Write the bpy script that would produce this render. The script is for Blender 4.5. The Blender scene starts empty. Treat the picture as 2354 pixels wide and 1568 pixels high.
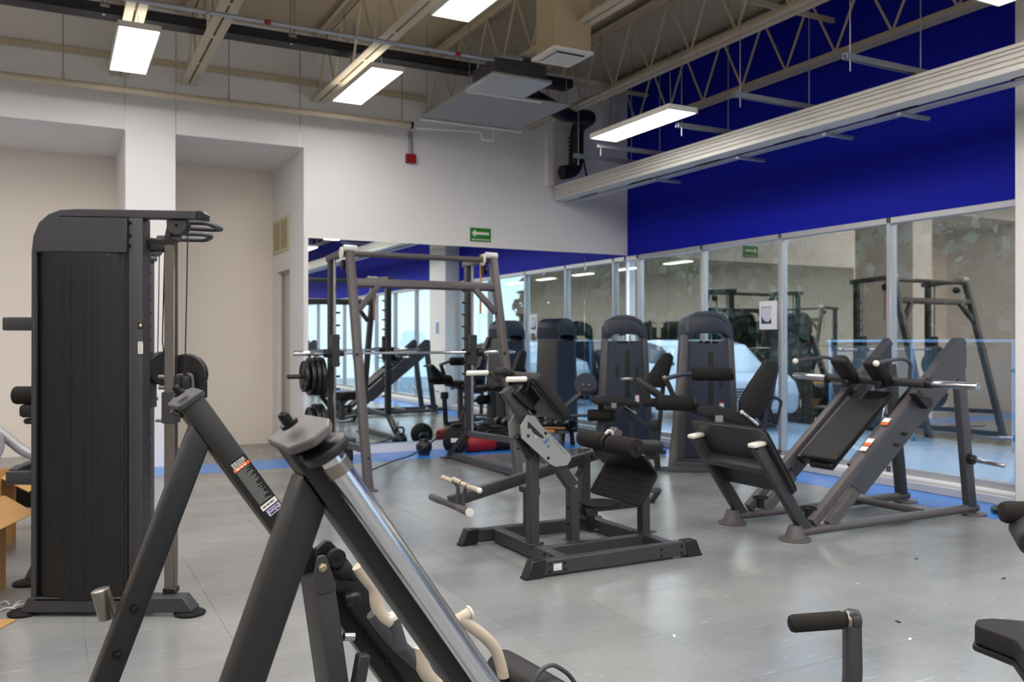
import bpy, bmesh, math, random
from mathutils import Vector as V, Matrix

random.seed(7)
S = bpy.context.scene
C = S.collection
R = math.radians

# ------------------------------------------------------------------ camera
cam = bpy.data.cameras.new('camera')
cam.lens = 30.66
cam.sensor_width = 36.0
cam.clip_end = 200
cam.dof.use_dof = True
cam.dof.focus_distance = 2.6
cam.dof.aperture_fstop = 5.2
camo = bpy.data.objects.new('camera', cam)
camo.location = (0, 0, 1.4)
camo.rotation_euler = (R(90), 0, R(-27.7))
C.objects.link(camo)
S.camera = camo

# ------------------------------------------------------------------ world
wd = bpy.data.worlds.new('sky')
S.world = wd
wd.use_nodes = True
wn = wd.node_tree
bg = wn.nodes['Background']
bg.inputs[0].default_value = (.70, .84, 1.0, 1)
bg.inputs[1].default_value = 3.6

# ------------------------------------------------------------------ exposure
vs = S.view_settings
vs.view_transform = 'Standard'
vs.look = 'None'
vs.gamma = 1
vs.use_curve_mapping = False
vs.exposure = 0.36
PANEL_STRENGTH = 16.0     # light given off by the ceiling panels


# ------------------------------------------------------------------ materials
def lin(c):
    return tuple(((v / 255) / 12.92 if v / 255 <= .04045 else ((v / 255 + .055) / 1.055) ** 2.4) for v in c) + (1,)


MATS = {}


def mat(name, rgb, rough=.5, metal=0.0, bump=0.0, bscale=200, var=0.0, vscale=6, spec=.5, coat=0.0):
    """plain procedural material: colour with a little noise, fine bump"""
    m = bpy.data.materials.new(name)
    m.use_nodes = True
    t = m.node_tree
    b = t.nodes['Principled BSDF']
    col = lin(rgb)
    b.inputs['Base Color'].default_value = col
    b.inputs['Roughness'].default_value = rough
    b.inputs['Metallic'].default_value = metal
    b.inputs['Specular IOR Level'].default_value = spec
    b.inputs['Coat Weight'].default_value = coat
    tc = t.nodes.new('ShaderNodeTexCoord')
    if var:
        n = t.nodes.new('ShaderNodeTexNoise')
        n.inputs['Scale'].default_value = vscale
        n.inputs['Detail'].default_value = 5
        t.links.new(tc.outputs['Object'], n.inputs['Vector'])
        mx = t.nodes.new('ShaderNodeMix')
        mx.data_type = 'RGBA'
        mx.inputs['A'].default_value = tuple(max(0, v * (1 - var)) for v in col[:3]) + (1,)
        mx.inputs['B'].default_value = tuple(min(1, v * (1 + var)) for v in col[:3]) + (1,)
        t.links.new(n.outputs['Fac'], mx.inputs['Factor'])
        t.links.new(mx.outputs['Result'], b.inputs['Base Color'])
    if bump:
        n2 = t.nodes.new('ShaderNodeTexNoise')
        n2.inputs['Scale'].default_value = bscale
        n2.inputs['Detail'].default_value = 2
        t.links.new(tc.outputs['Object'], n2.inputs['Vector'])
        bp = t.nodes.new('ShaderNodeBump')
        bp.inputs['Strength'].default_value = bump
        bp.inputs['Distance'].default_value = .002
        t.links.new(n2.outputs['Fac'], bp.inputs['Height'])
        t.links.new(bp.outputs['Normal'], b.inputs['Normal'])
    MATS[name] = m
    return m


mat('wall_white', (232, 229, 227), .85, var=.025, vscale=.8, bump=.06, bscale=90)
mat('wall_warm', (240, 229, 216), .85, var=.03, vscale=.8, bump=.06, bscale=90)
mat('wall_blue', (0, 16, 168), .65, var=.10, vscale=1.2, bump=.05, bscale=60, spec=.25)
mat('ceiling_paint', (190, 172, 142), .8, var=.06, vscale=1.5, bump=.05, bscale=40)
mat('joist_paint', (196, 182, 156), .6, var=.06, vscale=4)
mat('rail_paint', (214, 210, 202), .5, var=.05, vscale=5)
mat('pipe_grey', (150, 152, 156), .4, metal=.3)
mat('galvanised', (170, 175, 182), .38, metal=.7, var=.08, vscale=20)
mat('duct_black', (16, 16, 18), .5)
mat('tray_navy', (22, 24, 32), .5)
mat('red_paint', (150, 8, 12), .45)
mat('sign_green', (2, 120, 18), .45)
mat('sign_white', (220, 224, 205), .5)
mat('aluminium', (186, 186, 190), .38, metal=.55, var=.05, vscale=8)
mat('kerb_grey', (196, 192, 190), .6, var=.05, vscale=5)
mat('kerb_white', (232, 230, 226), .5)
mat('door_paint', (206, 196, 182), .5)
mat('door_frame', (176, 170, 162), .4, metal=.3)
mat('grille_cream', (206, 194, 158), .5)
mat('dark_void', (20, 18, 16), .9)
mat('charcoal', (54, 53, 56), .42, bump=.25, bscale=900, spec=.4)
mat('graphite', (84, 78, 79), .40, bump=.2, bscale=900, spec=.45)
mat('slate', (66, 66, 72), .42, bump=.2, bscale=900, spec=.45)
mat('navy_cover', (44, 50, 66), .45, bump=.15, bscale=700)
mat('black_metal', (20, 20, 21), .38, spec=.5)
mat('black_plastic', (14, 14, 15), .40)
mat('rubber', (26, 25, 25), .75, bump=.3, bscale=500, spec=.25)
mat('pad', (30, 28, 29), .55, bump=.25, bscale=350, spec=.35)
mat('foam', (36, 34, 33), .85, bump=.35, bscale=400, spec=.2)
mat('chrome', (205, 206, 210), .16, metal=1.0)
mat('brushed', (140, 133, 125), .30, metal=.9)
mat('bolt_black', (14, 14, 14), .3, metal=.4)
mat('bolt_zinc', (190, 180, 150), .3, metal=.9)
mat('plate_grey', (150, 150, 148), .45, metal=.25)
mat('tan_grip', (188, 174, 156), .6, bump=.2, bscale=500)
mat('white_cap', (222, 218, 208), .45)
mat('iron', (18, 18, 18), .35, spec=.55, bump=.1, bscale=80)
mat('red_vinyl', (150, 12, 20), .4)
mat('cardboard', (186, 142, 88), .8, var=.07, vscale=9, bump=.2, bscale=60)
mat('cardboard_dark', (150, 112, 70), .85, var=.07, vscale=9)
mat('column_steel', (128, 121, 114), .30, metal=.9)
mat('silver_paint', (170, 170, 174), .35, metal=.4)
mat('label_black', (12, 12, 12), .45)
mat('label_white', (226, 222, 218), .5)
mat('label_lilac', (196, 190, 226), .5)
mat('label_orange', (236, 104, 30), .5)
mat('ink', (40, 38, 42), .6)
mat('ink_soft', (120, 118, 124), .6)
mat('logo_blue', (58, 96, 158), .5)
mat('paper', (232, 234, 240), .6)
mat('photo_dark', (52, 58, 84), .6)
mat('photo_mid', (150, 156, 186), .6)
mat('photo_light', (206, 206, 226), .6)
mat('wood', (196, 140, 84), .5, var=.1, vscale=12)
mat('pavement', (176, 186, 198), .8, var=.06, vscale=2)
mat('road_yellow', (214, 176, 70), .8)
mat('drip_grey', (150, 148, 146), .6)
mat('rail_glass', (24, 46, 56), .1)
mat('rail_blue', (120, 160, 190), .4, metal=.3)
mat('car_white', (230, 234, 238), .2, coat=.5)
mat('car_glass', (20, 26, 32), .08)
mat('tyre', (16, 16, 16), .8)
mat('leaf', (34, 54, 30), .6, var=.4, vscale=3)
mat('bark', (70, 56, 42), .9)
mat('facade', (96, 100, 88), .85, var=.06, vscale=1)
mat('brown_pad', (98, 62, 46), .5)
mat('bag_clear', (206, 206, 206), .25)


def emit(name, rgb, strength):
    m = bpy.data.materials.new(name)
    m.use_nodes = True
    t = m.node_tree
    t.nodes.remove(t.nodes['Principled BSDF'])
    e = t.nodes.new('ShaderNodeEmission')
    e.inputs[0].default_value = lin(rgb)
    e.inputs[1].default_value = strength
    t.links.new(e.outputs[0], t.nodes['Material Output'].inputs[0])
    MATS[name] = m


emit('panel_light', (255, 252, 249), PANEL_STRENGTH)
emit('added_uplight', (255, 250, 242), PANEL_STRENGTH * .15)  # weaker upward glow, added to brighten the ceiling


def mk_mirror():
    m = bpy.data.materials.new('mirror_silver')
    m.use_nodes = True
    b = m.node_tree.nodes['Principled BSDF']
    b.inputs['Base Color'].default_value = (.80, .86, .86, 1)
    b.inputs['Metallic'].default_value = 1
    b.inputs['Roughness'].default_value = .012
    MATS['mirror'] = m


def mk_glass():
    """solar glass: tinted see-through with a strong reflection"""
    m = bpy.data.materials.new('solar_glass')
    m.use_nodes = True
    t = m.node_tree
    t.nodes.remove(t.nodes['Principled BSDF'])
    tr = t.nodes.new('ShaderNodeBsdfTransparent')
    tr.inputs[0].default_value = (.74, .82, .86, 1)
    gl = t.nodes.new('ShaderNodeBsdfGlossy')
    gl.inputs['Color'].default_value = (.92, .90, .82, 1)
    gl.inputs['Roughness'].default_value = .015
    mx = t.nodes.new('ShaderNodeMixShader')
    lw = t.nodes.new('ShaderNodeLayerWeight')
    lw.inputs[0].default_value = .35
    geo = t.nodes.new('ShaderNodeNewGeometry')
    inv = t.nodes.new('ShaderNodeMath')          # the coated side reflects, the other only lets through
    inv.operation = 'SUBTRACT'
    inv.inputs[0].default_value = 1
    t.links.new(geo.outputs['Backfacing'], inv.inputs[1])
    mr = t.nodes.new('ShaderNodeMapRange')
    mr.inputs['To Min'].default_value = .52
    mr.inputs['To Max'].default_value = .95
    t.links.new(lw.outputs['Fresnel'], mr.inputs['Value'])
    ad = t.nodes.new('ShaderNodeMath')
    ad.operation = 'MULTIPLY'
    t.links.new(mr.outputs[0], ad.inputs[0])
    t.links.new(inv.outputs[0], ad.inputs[1])
    t.links.new(ad.outputs[0], mx.inputs[0])
    t.links.new(tr.outputs[0], mx.inputs[1])
    t.links.new(gl.outputs[0], mx.inputs[2])
    t.links.new(mx.outputs[0], t.nodes['Material Output'].inputs[0])
    MATS['glass'] = m


def mk_mesh():
    """black perforated sheet: tiny holes let a little through"""
    m = bpy.data.materials.new('perforated_sheet')
    m.use_nodes = True
    t = m.node_tree
    b = t.nodes['Principled BSDF']
    b.inputs['Base Color'].default_value = lin((7, 7, 7))
    b.inputs['Roughness'].default_value = .5
    tr = t.nodes.new('ShaderNodeBsdfTransparent')
    mx = t.nodes.new('ShaderNodeMixShader')
    tc = t.nodes.new('ShaderNodeTexCoord')
    vo = t.nodes.new('ShaderNodeTexVoronoi')
    vo.inputs['Scale'].default_value = 230
    vo.inputs['Randomness'].default_value = .15
    t.links.new(tc.outputs['Object'], vo.inputs['Vector'])
    cmp_ = t.nodes.new('ShaderNodeMath')
    cmp_.operation = 'LESS_THAN'
    cmp_.inputs[1].default_value = .25
    t.links.new(vo.outputs['Distance'], cmp_.inputs[0])
    t.links.new(cmp_.outputs[0], mx.inputs[0])
    t.links.new(b.outputs[0], mx.inputs[1])
    t.links.new(tr.outputs[0], mx.inputs[2])
    t.links.new(mx.outputs[0], t.nodes['Material Output'].inputs[0])
    MATS['perforated'] = m


def mk_vinyl(name, base, fleck):
    """vinyl floor: soft mottling, sparse light and dark flecks along x, each 0.61 m tile with its own shade"""
    m = bpy.data.materials.new(name)
    m.use_nodes = True
    t = m.node_tree
    N, L = t.nodes, t.links
    b = N['Principled BSDF']
    geo = N.new('ShaderNodeNewGeometry')

    def noise(sc, rot, scale, det, ro):
        mp = N.new('ShaderNodeMapping')
        mp.inputs['Scale'].default_value = sc
        mp.inputs['Rotation'].default_value = (0, 0, rot)
        L.new(geo.outputs['Position'], mp.inputs['Vector'])
        n = N.new('ShaderNodeTexNoise')
        n.inputs['Scale'].default_value = scale
        n.inputs['Detail'].default_value = det
        n.inputs['Roughness'].default_value = ro
        L.new(mp.outputs[0], n.inputs['Vector'])
        return n

    def ramp(src, p0, p1, c0=(0, 0, 0, 1), c1=(1, 1, 1, 1)):
        r = N.new('ShaderNodeValToRGB')
        r.color_ramp.elements[0].position = p0
        r.color_ramp.elements[0].color = c0
        r.color_ramp.elements[1].position = p1
        r.color_ramp.elements[1].color = c1
        L.new(src, r.inputs[0])
        return r

    def mixc(fac, k, a, col):
        mu = N.new('ShaderNodeMath')
        mu.operation = 'MULTIPLY'
        mu.inputs[1].default_value = k
        L.new(fac, mu.inputs[0])
        mx = N.new('ShaderNodeMix')
        mx.data_type = 'RGBA'
        mx.inputs['B'].default_value = col
        L.new(mu.outputs[0], mx.inputs['Factor'])
        L.new(a, mx.inputs['A'])
        return mx.outputs['Result']

    big = noise((1, 1.6, 1), 0, .8, 4, .55)
    col = ramp(big.outputs['Fac'], .32, .68, lin(base[0]), lin(base[1])).outputs[0]
    lf = noise((3.0, 17, 1), .06, 2.6, 5, .6)
    col = mixc(ramp(lf.outputs['Fac'], .60, .70).outputs[0], .38, col, lin(fleck[0]))
    dk = noise((2.6, 13, 1), .10, 2.2, 6, .66)
    col = mixc(ramp(dk.outputs['Fac'], .62, .74).outputs[0], .30, col, lin(fleck[1]))
    sc_ = noise((4, 6, 1), .5, 3.1, 9, .75)
    col = mixc(ramp(sc_.outputs['Fac'], .70, .76).outputs[0], .45, col, lin(fleck[2]))
    # tile cell shade
    of = N.new('ShaderNodeVectorMath')
    of.operation = 'ADD'
    of.inputs[1].default_value = (.48, .31, 5)
    sn = N.new('ShaderNodeVectorMath')
    sn.operation = 'SNAP'
    sn.inputs[1].default_value = (.61, .61, 10)
    L.new(geo.outputs['Position'], of.inputs[0])
    L.new(of.outputs[0], sn.inputs[0])
    wn_ = N.new('ShaderNodeTexWhiteNoise')
    L.new(sn.outputs[0], wn_.inputs['Vector'])
    ma = N.new('ShaderNodeMath')
    ma.operation = 'MULTIPLY_ADD'
    ma.inputs[1].default_value = .09
    ma.inputs[2].default_value = .955
    L.new(wn_.outputs['Value'], ma.inputs[0])
    hs = N.new('ShaderNodeHueSaturation')
    L.new(ma.outputs[0], hs.inputs['Value'])
    L.new(col, hs.inputs['Color'])
    L.new(hs.outputs[0], b.inputs['Base Color'])
    rr = N.new('ShaderNodeMapRange')
    rr.inputs['To Min'].default_value = .12
    rr.inputs['To Max'].default_value = .34
    L.new(big.outputs['Fac'], rr.inputs['Value'])
    L.new(rr.outputs[0], b.inputs['Roughness'])
    wv = noise((1, 1, 1), 0, 1.4, 3, .5)
    bp = N.new('ShaderNodeBump')
    bp.inputs['Strength'].default_value = .10
    bp.inputs['Distance'].default_value = .008
    L.new(wv.outputs['Fac'], bp.inputs['Height'])
    L.new(bp.outputs[0], b.inputs['Normal'])
    MATS[name] = m


mk_mirror()
mk_glass()
mk_mesh()
mk_vinyl('vinyl', ((118, 120, 121), (142, 142, 141)), ((178, 177, 174), (98, 98, 98), (72, 71, 70)))
mk_vinyl('vinyl_blue', ((36, 122, 214), (56, 138, 224)), ((84, 150, 226), (30, 104, 190), (30, 80, 140)))


# ------------------------------------------------------------------ geometry helpers
ORG = {}      # parent object -> world offset taken from the points of its parts


def vec(p):
    return V(p)


def fillet2(pts, r, n=5):
    """round the corners of a closed 2-D outline; r number or list"""
    out = []
    k = len(pts)
    for i in range(k):
        p = V((pts[i][0], pts[i][1]))
        a = V((pts[i - 1][0], pts[i - 1][1]))
        b = V((pts[(i + 1) % k][0], pts[(i + 1) % k][1]))
        rr = r[i] if isinstance(r, (list, tuple)) else r
        if rr <= 0:
            out.append(p)
            continue
        u, w = (a - p), (b - p)
        lu, lw = u.length, w.length
        u.normalize()
        w.normalize()
        ang = math.acos(max(-1, min(1, u.dot(w))))
        if ang > 3.05 or ang < .05:
            out.append(p)
            continue
        t = min(rr / math.tan(ang / 2), lu * .48, lw * .48)
        for j in range(n + 1):
            s = j / n
            q0 = p + u * t
            q2 = p + w * t
            out.append((q0 * (1 - s) ** 2 + p * 2 * s * (1 - s) + q2 * s * s))
    return out


class B:
    def __init__(self):
        self.bm = bmesh.new()

    def raw(self, verts, faces, bev=0, seg=1, ang=25):
        bm = self.bm
        vs_ = [bm.verts.new(v) for v in verts]
        fs = []
        for f in faces:
            try:
                fs.append(bm.faces.new([vs_[i] for i in f]))
            except ValueError:
                pass
        if bev:
            es = set()
            bmesh.ops.recalc_face_normals(bm, faces=fs)
            for f in fs:
                for e in f.edges:
                    if len(e.link_faces) == 2 and e.calc_face_angle(0) > R(ang):
                        es.add(e)
            bmesh.ops.bevel(bm, geom=list(es), offset=bev, segments=seg, profile=.5, affect='EDGES', clamp_overlap=True)
        return self

    def box(self, c, s, bev=0, rot=None, seg=1):
        c = V(c)
        h = V(s) / 2
        vs_ = []
        for x in (-1, 1):
            for y in (-1, 1):
                for z in (-1, 1):
                    p = V((x * h.x, y * h.y, z * h.z))
                    if rot is not None:
                        p = rot @ p
                    vs_.append(c + p)
        return self.raw(vs_, [(0, 1, 3, 2), (4, 6, 7, 5), (0, 4, 5, 1), (2, 3, 7, 6), (0, 2, 6, 4), (1, 5, 7, 3)], bev, seg)

    def bb(self, x0, x1, y0, y1, z0, z1, bev=0, seg=1):
        return self.box(((x0 + x1) / 2, (y0 + y1) / 2, (z0 + z1) / 2), (abs(x1 - x0), abs(y1 - y0), abs(z1 - z0)), bev, None, seg)

    def beam(self, p0, p1, w, h, up=(0, 0, 1), bev=.005, n0=None, n1=None, seg=1):
        p0, p1, up = V(p0), V(p1), V(up)
        ax = (p1 - p0).normalized()
        side = ax.cross(up)
        if side.length < 1e-4:
            side = ax.cross(V((1, 0, 0)))
        side.normalize()
        u = side.cross(ax).normalized()
        vs_ = []
        for p, n in ((p0, n0), (p1, n1)):
            for a, b in ((-1, -1), (1, -1), (1, 1), (-1, 1)):
                c = p + side * (a * w / 2) + u * (b * h / 2)
                if n is not None:
                    n_ = V(n)
                    c = c - ax * ((c - p).dot(n_) / ax.dot(n_))
                vs_.append(c)
        return self.raw(vs_, [(0, 1, 2, 3), (4, 7, 6, 5), (0, 4, 5, 1), (1, 5, 6, 2), (2, 6, 7, 3), (3, 7, 4, 0)], bev, seg)

    def lathe(self, prof, p0, ax, seg=20):
        """prof: list of (radius, distance along axis)"""
        p0, ax = V(p0), V(ax).normalized()
        t = ax.orthogonal().normalized()
        b = ax.cross(t)
        vs_, rows = [], []
        for r, h in prof:
            if r < 1e-6:
                rows.append([len(vs_)])
                vs_.append(p0 + ax * h)
            else:
                row = []
                for i in range(seg):
                    a = 2 * math.pi * i / seg
                    row.append(len(vs_))
                    vs_.append(p0 + ax * h + (t * math.cos(a) + b * math.sin(a)) * r)
                rows.append(row)
        fs = []
        for r0, r1 in zip(rows, rows[1:]):
            if len(r0) == 1 and len(r1) == 1:
                continue
            for i in range(seg):
                j = (i + 1) % seg
                if len(r0) == 1:
                    fs.append((r0[0], r1[j], r1[i]))
                elif len(r1) == 1:
                    fs.append((r0[i], r0[j], r1[0]))
                else:
                    fs.append((r0[i], r0[j], r1[j], r1[i]))
        return self.raw(vs_, fs)

    def cyl(self, p0, p1, r, r1=None, seg=20, bev=0.0):
        p0, p1 = V(p0), V(p1)
        L = (p1 - p0).length
        r1 = r if r1 is None else r1
        b = min(bev, L * .45, r * .9)
        if b > 0:
            pr = [(0, 0), (r - b, 0), (r - b * .3, b * .3), (r, b), (r1, L - b), (r1 - b * .3, L - b * .3), (r1 - b, L), (0, L)]
        else:
            pr = [(0, 0), (r, 0), (r1, L), (0, L)]
        return self.lathe(pr, p0, p1 - p0, seg)

    def ball(self, c, r, seg=16, sc=(1, 1, 1)):
        k = seg // 2
        s0 = len(self.bm.verts)
        self.lathe([(r * math.sin(math.pi * i / k) if 0 < i < k else 0, -r * math.cos(math.pi * i / k)) for i in range(k + 1)], (0, 0, 0), (0, 0, 1), seg)
        self.bm.verts.ensure_lookup_table()
        for v in self.bm.verts[s0:]:
            v.co = V(c) + V((v.co.x * sc[0], v.co.y * sc[1], v.co.z * sc[2]))
        return self

    def ring(self, c, ax, R_, r, seg=28, n=8):
        return self.lathe([(R_ + r * math.cos(2 * math.pi * i / n), r * math.sin(2 * math.pi * i / n)) for i in range(n + 1)], c, ax, seg)

    def tube(self, pts, r, fil=0.0, seg=10, closed=False, n=5):
        pts = [V(p) for p in pts]
        if fil:
            out = [pts[0]]
            for i in range(1, len(pts) - 1):
                p, a, b = pts[i], pts[i - 1], pts[i + 1]
                u, w = (a - p), (b - p)
                t = min(fil, u.length * .48, w.length * .48)
                q0, q2 = p + u.normalized() * t, p + w.normalized() * t
                for j in range(n + 1):
                    s = j / n
                    out.append(q0 * (1 - s) ** 2 + p * 2 * s * (1 - s) + q2 * s * s)
            out.append(pts[-1])
            pts = out
        vs_, fs = [], []
        k = len(pts)
        t0 = (pts[1] - pts[0]).normalized()
        nrm = t0.orthogonal().normalized()
        for i, p in enumerate(pts):
            if i == 0:
                t = (pts[1] - pts[0])
            elif i == k - 1:
                t = (pts[-1] - pts[-2])
            else:
                t = (pts[i + 1] - p).normalized() + (p - pts[i - 1]).normalized()
            t.normalize()
            nrm = (nrm - t * nrm.dot(t)).normalized()
            b = t.cross(nrm)
            for j in range(seg):
                a = 2 * math.pi * j / seg
                vs_.append(p + (nrm * math.cos(a) + b * math.sin(a)) * r)
        for i in range(k - 1):
            for j in range(seg):
                j2 = (j + 1) % seg
                fs.append((i * seg + j, i * seg + j2, (i + 1) * seg + j2, (i + 1) * seg + j))
        fs.append(tuple(range(seg))[::-1])
        fs.append(tuple((k - 1) * seg + j for j in range(seg)))
        return self.raw(vs_, fs)

    def plate(self, out, O, ex, ey, t, bev=0.0, rad=0.0, seg=1, n=5):
        """outline in the (ex, ey) plane at O, thickness t along ex x ey"""
        O, ex, ey = V(O), V(ex), V(ey)
        nn = ex.cross(ey).normalized()
        if rad:
            out = fillet2(out, rad, n)
        k = len(out)
        vs_ = [O + ex * p[0] + ey * p[1] for p in out] + [O + ex * p[0] + ey * p[1] + nn * t for p in out]
        fs = [tuple(range(k))[::-1], tuple(range(k, 2 * k))]
        for i in range(k):
            j = (i + 1) % k
            fs.append((i, j, k + j, k + i))
        return self.raw(vs_, fs, bev, seg, 50)

    def xz(self, out, y, t, bev=.003, rad=0.0, seg=1):
        """outline given as (x, z) pairs, from y to y+t"""
        return self.plate(out, (0, y + t, 0), (1, 0, 0), (0, 0, 1), t, bev, rad, seg)

    def yz(self, out, x, t, bev=.003, rad=0.0, seg=1):
        return self.plate(out, (x, 0, 0), (0, 1, 0), (0, 0, 1), t, bev, rad, seg)

    def xy(self, out, z, t, bev=.003, rad=0.0, seg=1):
        return self.plate(out, (0, 0, z), (1, 0, 0), (0, 1, 0), t, bev, rad, seg)

    def obj(self, name, material, parent=None, label=None, stuff=False, flat=False):
        bm = self.bm
        bmesh.ops.recalc_face_normals(bm, faces=bm.faces[:])
        o_ = ORG.get(parent.name) if parent is not None else None
        if o_ is not None and o_.length:
            bmesh.ops.translate(bm, vec=-o_, verts=bm.verts[:])
        me = bpy.data.meshes.new(name)
        bm.to_mesh(me)
        bm.free()
        if not flat:
            me.polygons.foreach_set('use_smooth', [True] * len(me.polygons))
            me.set_sharp_from_angle(angle=R(38))
        me.materials.append(MATS[material])
        o = bpy.data.objects.new(name, me)
        C.objects.link(o)
        if parent is not None:
            o.parent = parent
            if parent.name in ORG:
                ORG[o.name] = ORG[parent.name]
        if label:
            o['label'] = label
        if stuff:
            o['kind'] = 'stuff'
        return o


def tag(o, label, cat, group=None):
    o['label'] = label
    o['category'] = cat
    if group:
        o['group'] = group
    return o


def thing(name, label, cat, loc, rz=0.0, group=None, world=True):
    """Empty at the base of a thing; parts are given in world points (world=True) or local ones"""
    o = bpy.data.objects.new(name, None)
    C.objects.link(o)
    o.location = loc
    o.rotation_euler = (0, 0, rz)
    o.empty_display_size = .1
    tag(o, label, cat, group)
    ORG[o.name] = V(loc) if world else V((0, 0, 0))
    return o


def struct(o):
    o['kind'] = 'structure'
    return o


def single(bl, name, material, label, cat, group=None):
    """a thing that is one mesh: origin moved to the middle of its base"""
    o = bl.obj(name, material)
    me = o.data
    xs = [v.co for v in me.vertices]
    c = V(((min(p.x for p in xs) + max(p.x for p in xs)) / 2, (min(p.y for p in xs) + max(p.y for p in xs)) / 2, min(p.z for p in xs)))
    me.transform(Matrix.Translation(-c))
    o.location = c
    return tag(o, label, cat, group)


def copy_tree(o, loc, rz=None, label=None, parent=None):
    c = o.copy()
    C.objects.link(c)
    if parent is None:
        c.location = loc
        if rz is not None:
            c.rotation_euler = (0, 0, rz)
        if label:
            c['label'] = label
    else:
        c.parent = parent
    for ch in o.children:
        copy_tree(ch, None, parent=c)
    return c


def shared(src, name, parent, M):
    """another object on the same mesh, placed by matrix M in the thing's own space"""
    o = bpy.data.objects.new(name, src)
    C.objects.link(o)
    o.parent = parent
    off = ORG.get(parent.name)
    if off is not None:
        M = Matrix.Translation(-off) @ M
    o.matrix_local = M
    return o


def frame_z(p, n):
    n = V(n).normalized()
    q = V((0, 0, 1)).rotation_difference(n).to_matrix().to_4x4()
    return Matrix.Translation(V(p)) @ q


def mesh_only(bl, material, name):
    o = bl.obj(name, material)
    me = o.data
    bpy.data.objects.remove(o)
    return me


BOLT = mesh_only(B().lathe([(0, -.1), (1.0, -.1), (1.0, .12), (.62, .14), (.62, .55), (.5, .68), (.34, .68), (.3, .5), (0, .5)], (0, 0, 0), (0, 0, 1), 12), 'bolt_black', 'bolt')
DOME = mesh_only(B().lathe([(0, -.1), (1.0, -.1), (1.0, .1), (.8, .38), (.4, .52), (0, .52)], (0, 0, 0), (0, 0, 1), 12), 'bolt_black', 'dome_bolt')


def bolt(parent, p, n, r=.012, src=None):
    return shared(src or BOLT, 'bolt', parent, frame_z(p, n) @ Matrix.Scale(r, 4))


def text_lines(parent, name, rows, O, ex, ey, t, material, words=True):
    """unreadable small print: rows of short ink dashes. rows: (x0, x1, y, height)"""
    b = B()
    O, ex, ey = V(O), V(ex), V(ey)
    for x0, x1, y, h in rows:
        x = x0
        while x < x1 - h * .4:
            w = min(random.uniform(1.2, 4.5) * h if words else 9, x1 - x)
            b.plate([(x, y), (x + w, y), (x + w, y + h), (x, y + h)], O, ex, ey, t)
            x += w + h * .55
    return b.obj(name, material, parent)
# ================================================================== the setting
XW = 7.36      # inner face of the window wall
YB = 10.42     # face of the back wall
YA = 12.10     # back of the alcoves
ZS = 3.72      # alcove soffit
ZC = 5.10      # ceiling deck
TILE = .61


def st(bl, name, material, parent=None):
    o = bl.obj(name, material, parent)
    return struct(o) if parent is None else o


floor = st(B().bb(-7.2, 7.5, -20.2, YA + .15, -.12, -.002), 'floor', 'vinyl')
tile_me = None
for i in range(-2, 14):
    for j in range(1, 19):
        x0 = -.48 + TILE * i
        y0 = -.31 + TILE * j
        if x0 > 7.1 or y0 > 10.3 or x0 < -1.0 and y0 < 4.2 or (x0 + .6) < .15 * y0 - 1.0 or x0 > 1.7 * y0 + 1.2:
            continue
        if tile_me is None:
            tile_me = mesh_only(B().bb(0, TILE - .0016, 0, TILE - .0016, -.003, 0, .0006), 'vinyl', 'floor_tile')
        shared(tile_me, 'floor_tile', floor, Matrix.Translation((x0 + .0008, y0 + .0008, 0)))

st(B().bb(-7, 6.55, 9.68, 10.42, .0002, .0016), 'trim_1', 'vinyl_blue')
st(B().bb(6.55, 7.14, -20, 10.42, .0002, .0016), 'trim_2', 'vinyl_blue')

# back wall, its return into the alcove (with the door opening) and the walls round the alcoves
st(B().bb(2.80, XW + .14, YB, YB + .2, 0, ZC), 'wall_back', 'wall_white')
st(B().bb(2.65, 2.80, YB, 11.12, 0, ZC).bb(2.65, 2.80, 11.12, 11.80, 2.32, ZC).bb(2.65, 2.80, 11.80, YA, 0, ZC), 'wall_return', 'wall_white')
st(B().bb(-7.1, 2.65, YB, YA, ZS, ZC), 'wall_upper', 'wall_white')
st(B().bb(-7.1, 3.0, YA, YA + .15, 0, ZC), 'wall_alcove', 'wall_warm')
st(B().bb(.69, 1.204, YB - .012, YA, 0, ZC).bb(-2.6, -2.08, YB - .012, YA, 0, ZC), 'wall_piers', 'wall_white')
st(B().bb(-7.2, -7.0, -20.2, YA, 0, ZC), 'wall_left', 'wall_white')
st(B().bb(-7.2, 7.5, -20.2, -20.0, 0, ZC), 'wall_front', 'wall_warm')
st(B().bb(-7.2, 7.5, -20.2, YA + .15, ZC, ZC + .12), 'ceiling', 'ceiling_paint')
st(B().bb(XW, XW + .14, -20.2, YB, 2.62, ZC), 'wall_right', 'wall_blue')
st(B().bb(7.05, 7.50, 3.62, 4.466, 0, ZC, .01), 'wall_column', 'wall_white')
st(B().bb(2.66, 2.70, YB - .016, YB, 0, 2.66, .003), 'trim_3', 'wall_white')

# dark expansion joints beside the pier and the corner
st(B().bb(.682, .69, YB - .008, YB + .003, ZS - .02, ZC).bb(1.204, 1.212, YB - .008, YB + .003, ZS - .02, ZC), 'trim_4', 'door_frame')
st(B().bb(2.60, 2.61, YB - .004, YB + .003, ZS, ZC), 'trim_5', 'door_frame')
# ledge across the wall above the alcoves
st(B().bb(-7.0, 4.2, YB - .05, YB, 4.46, 4.53, .006), 'trim_6', 'joist_paint')

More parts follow.
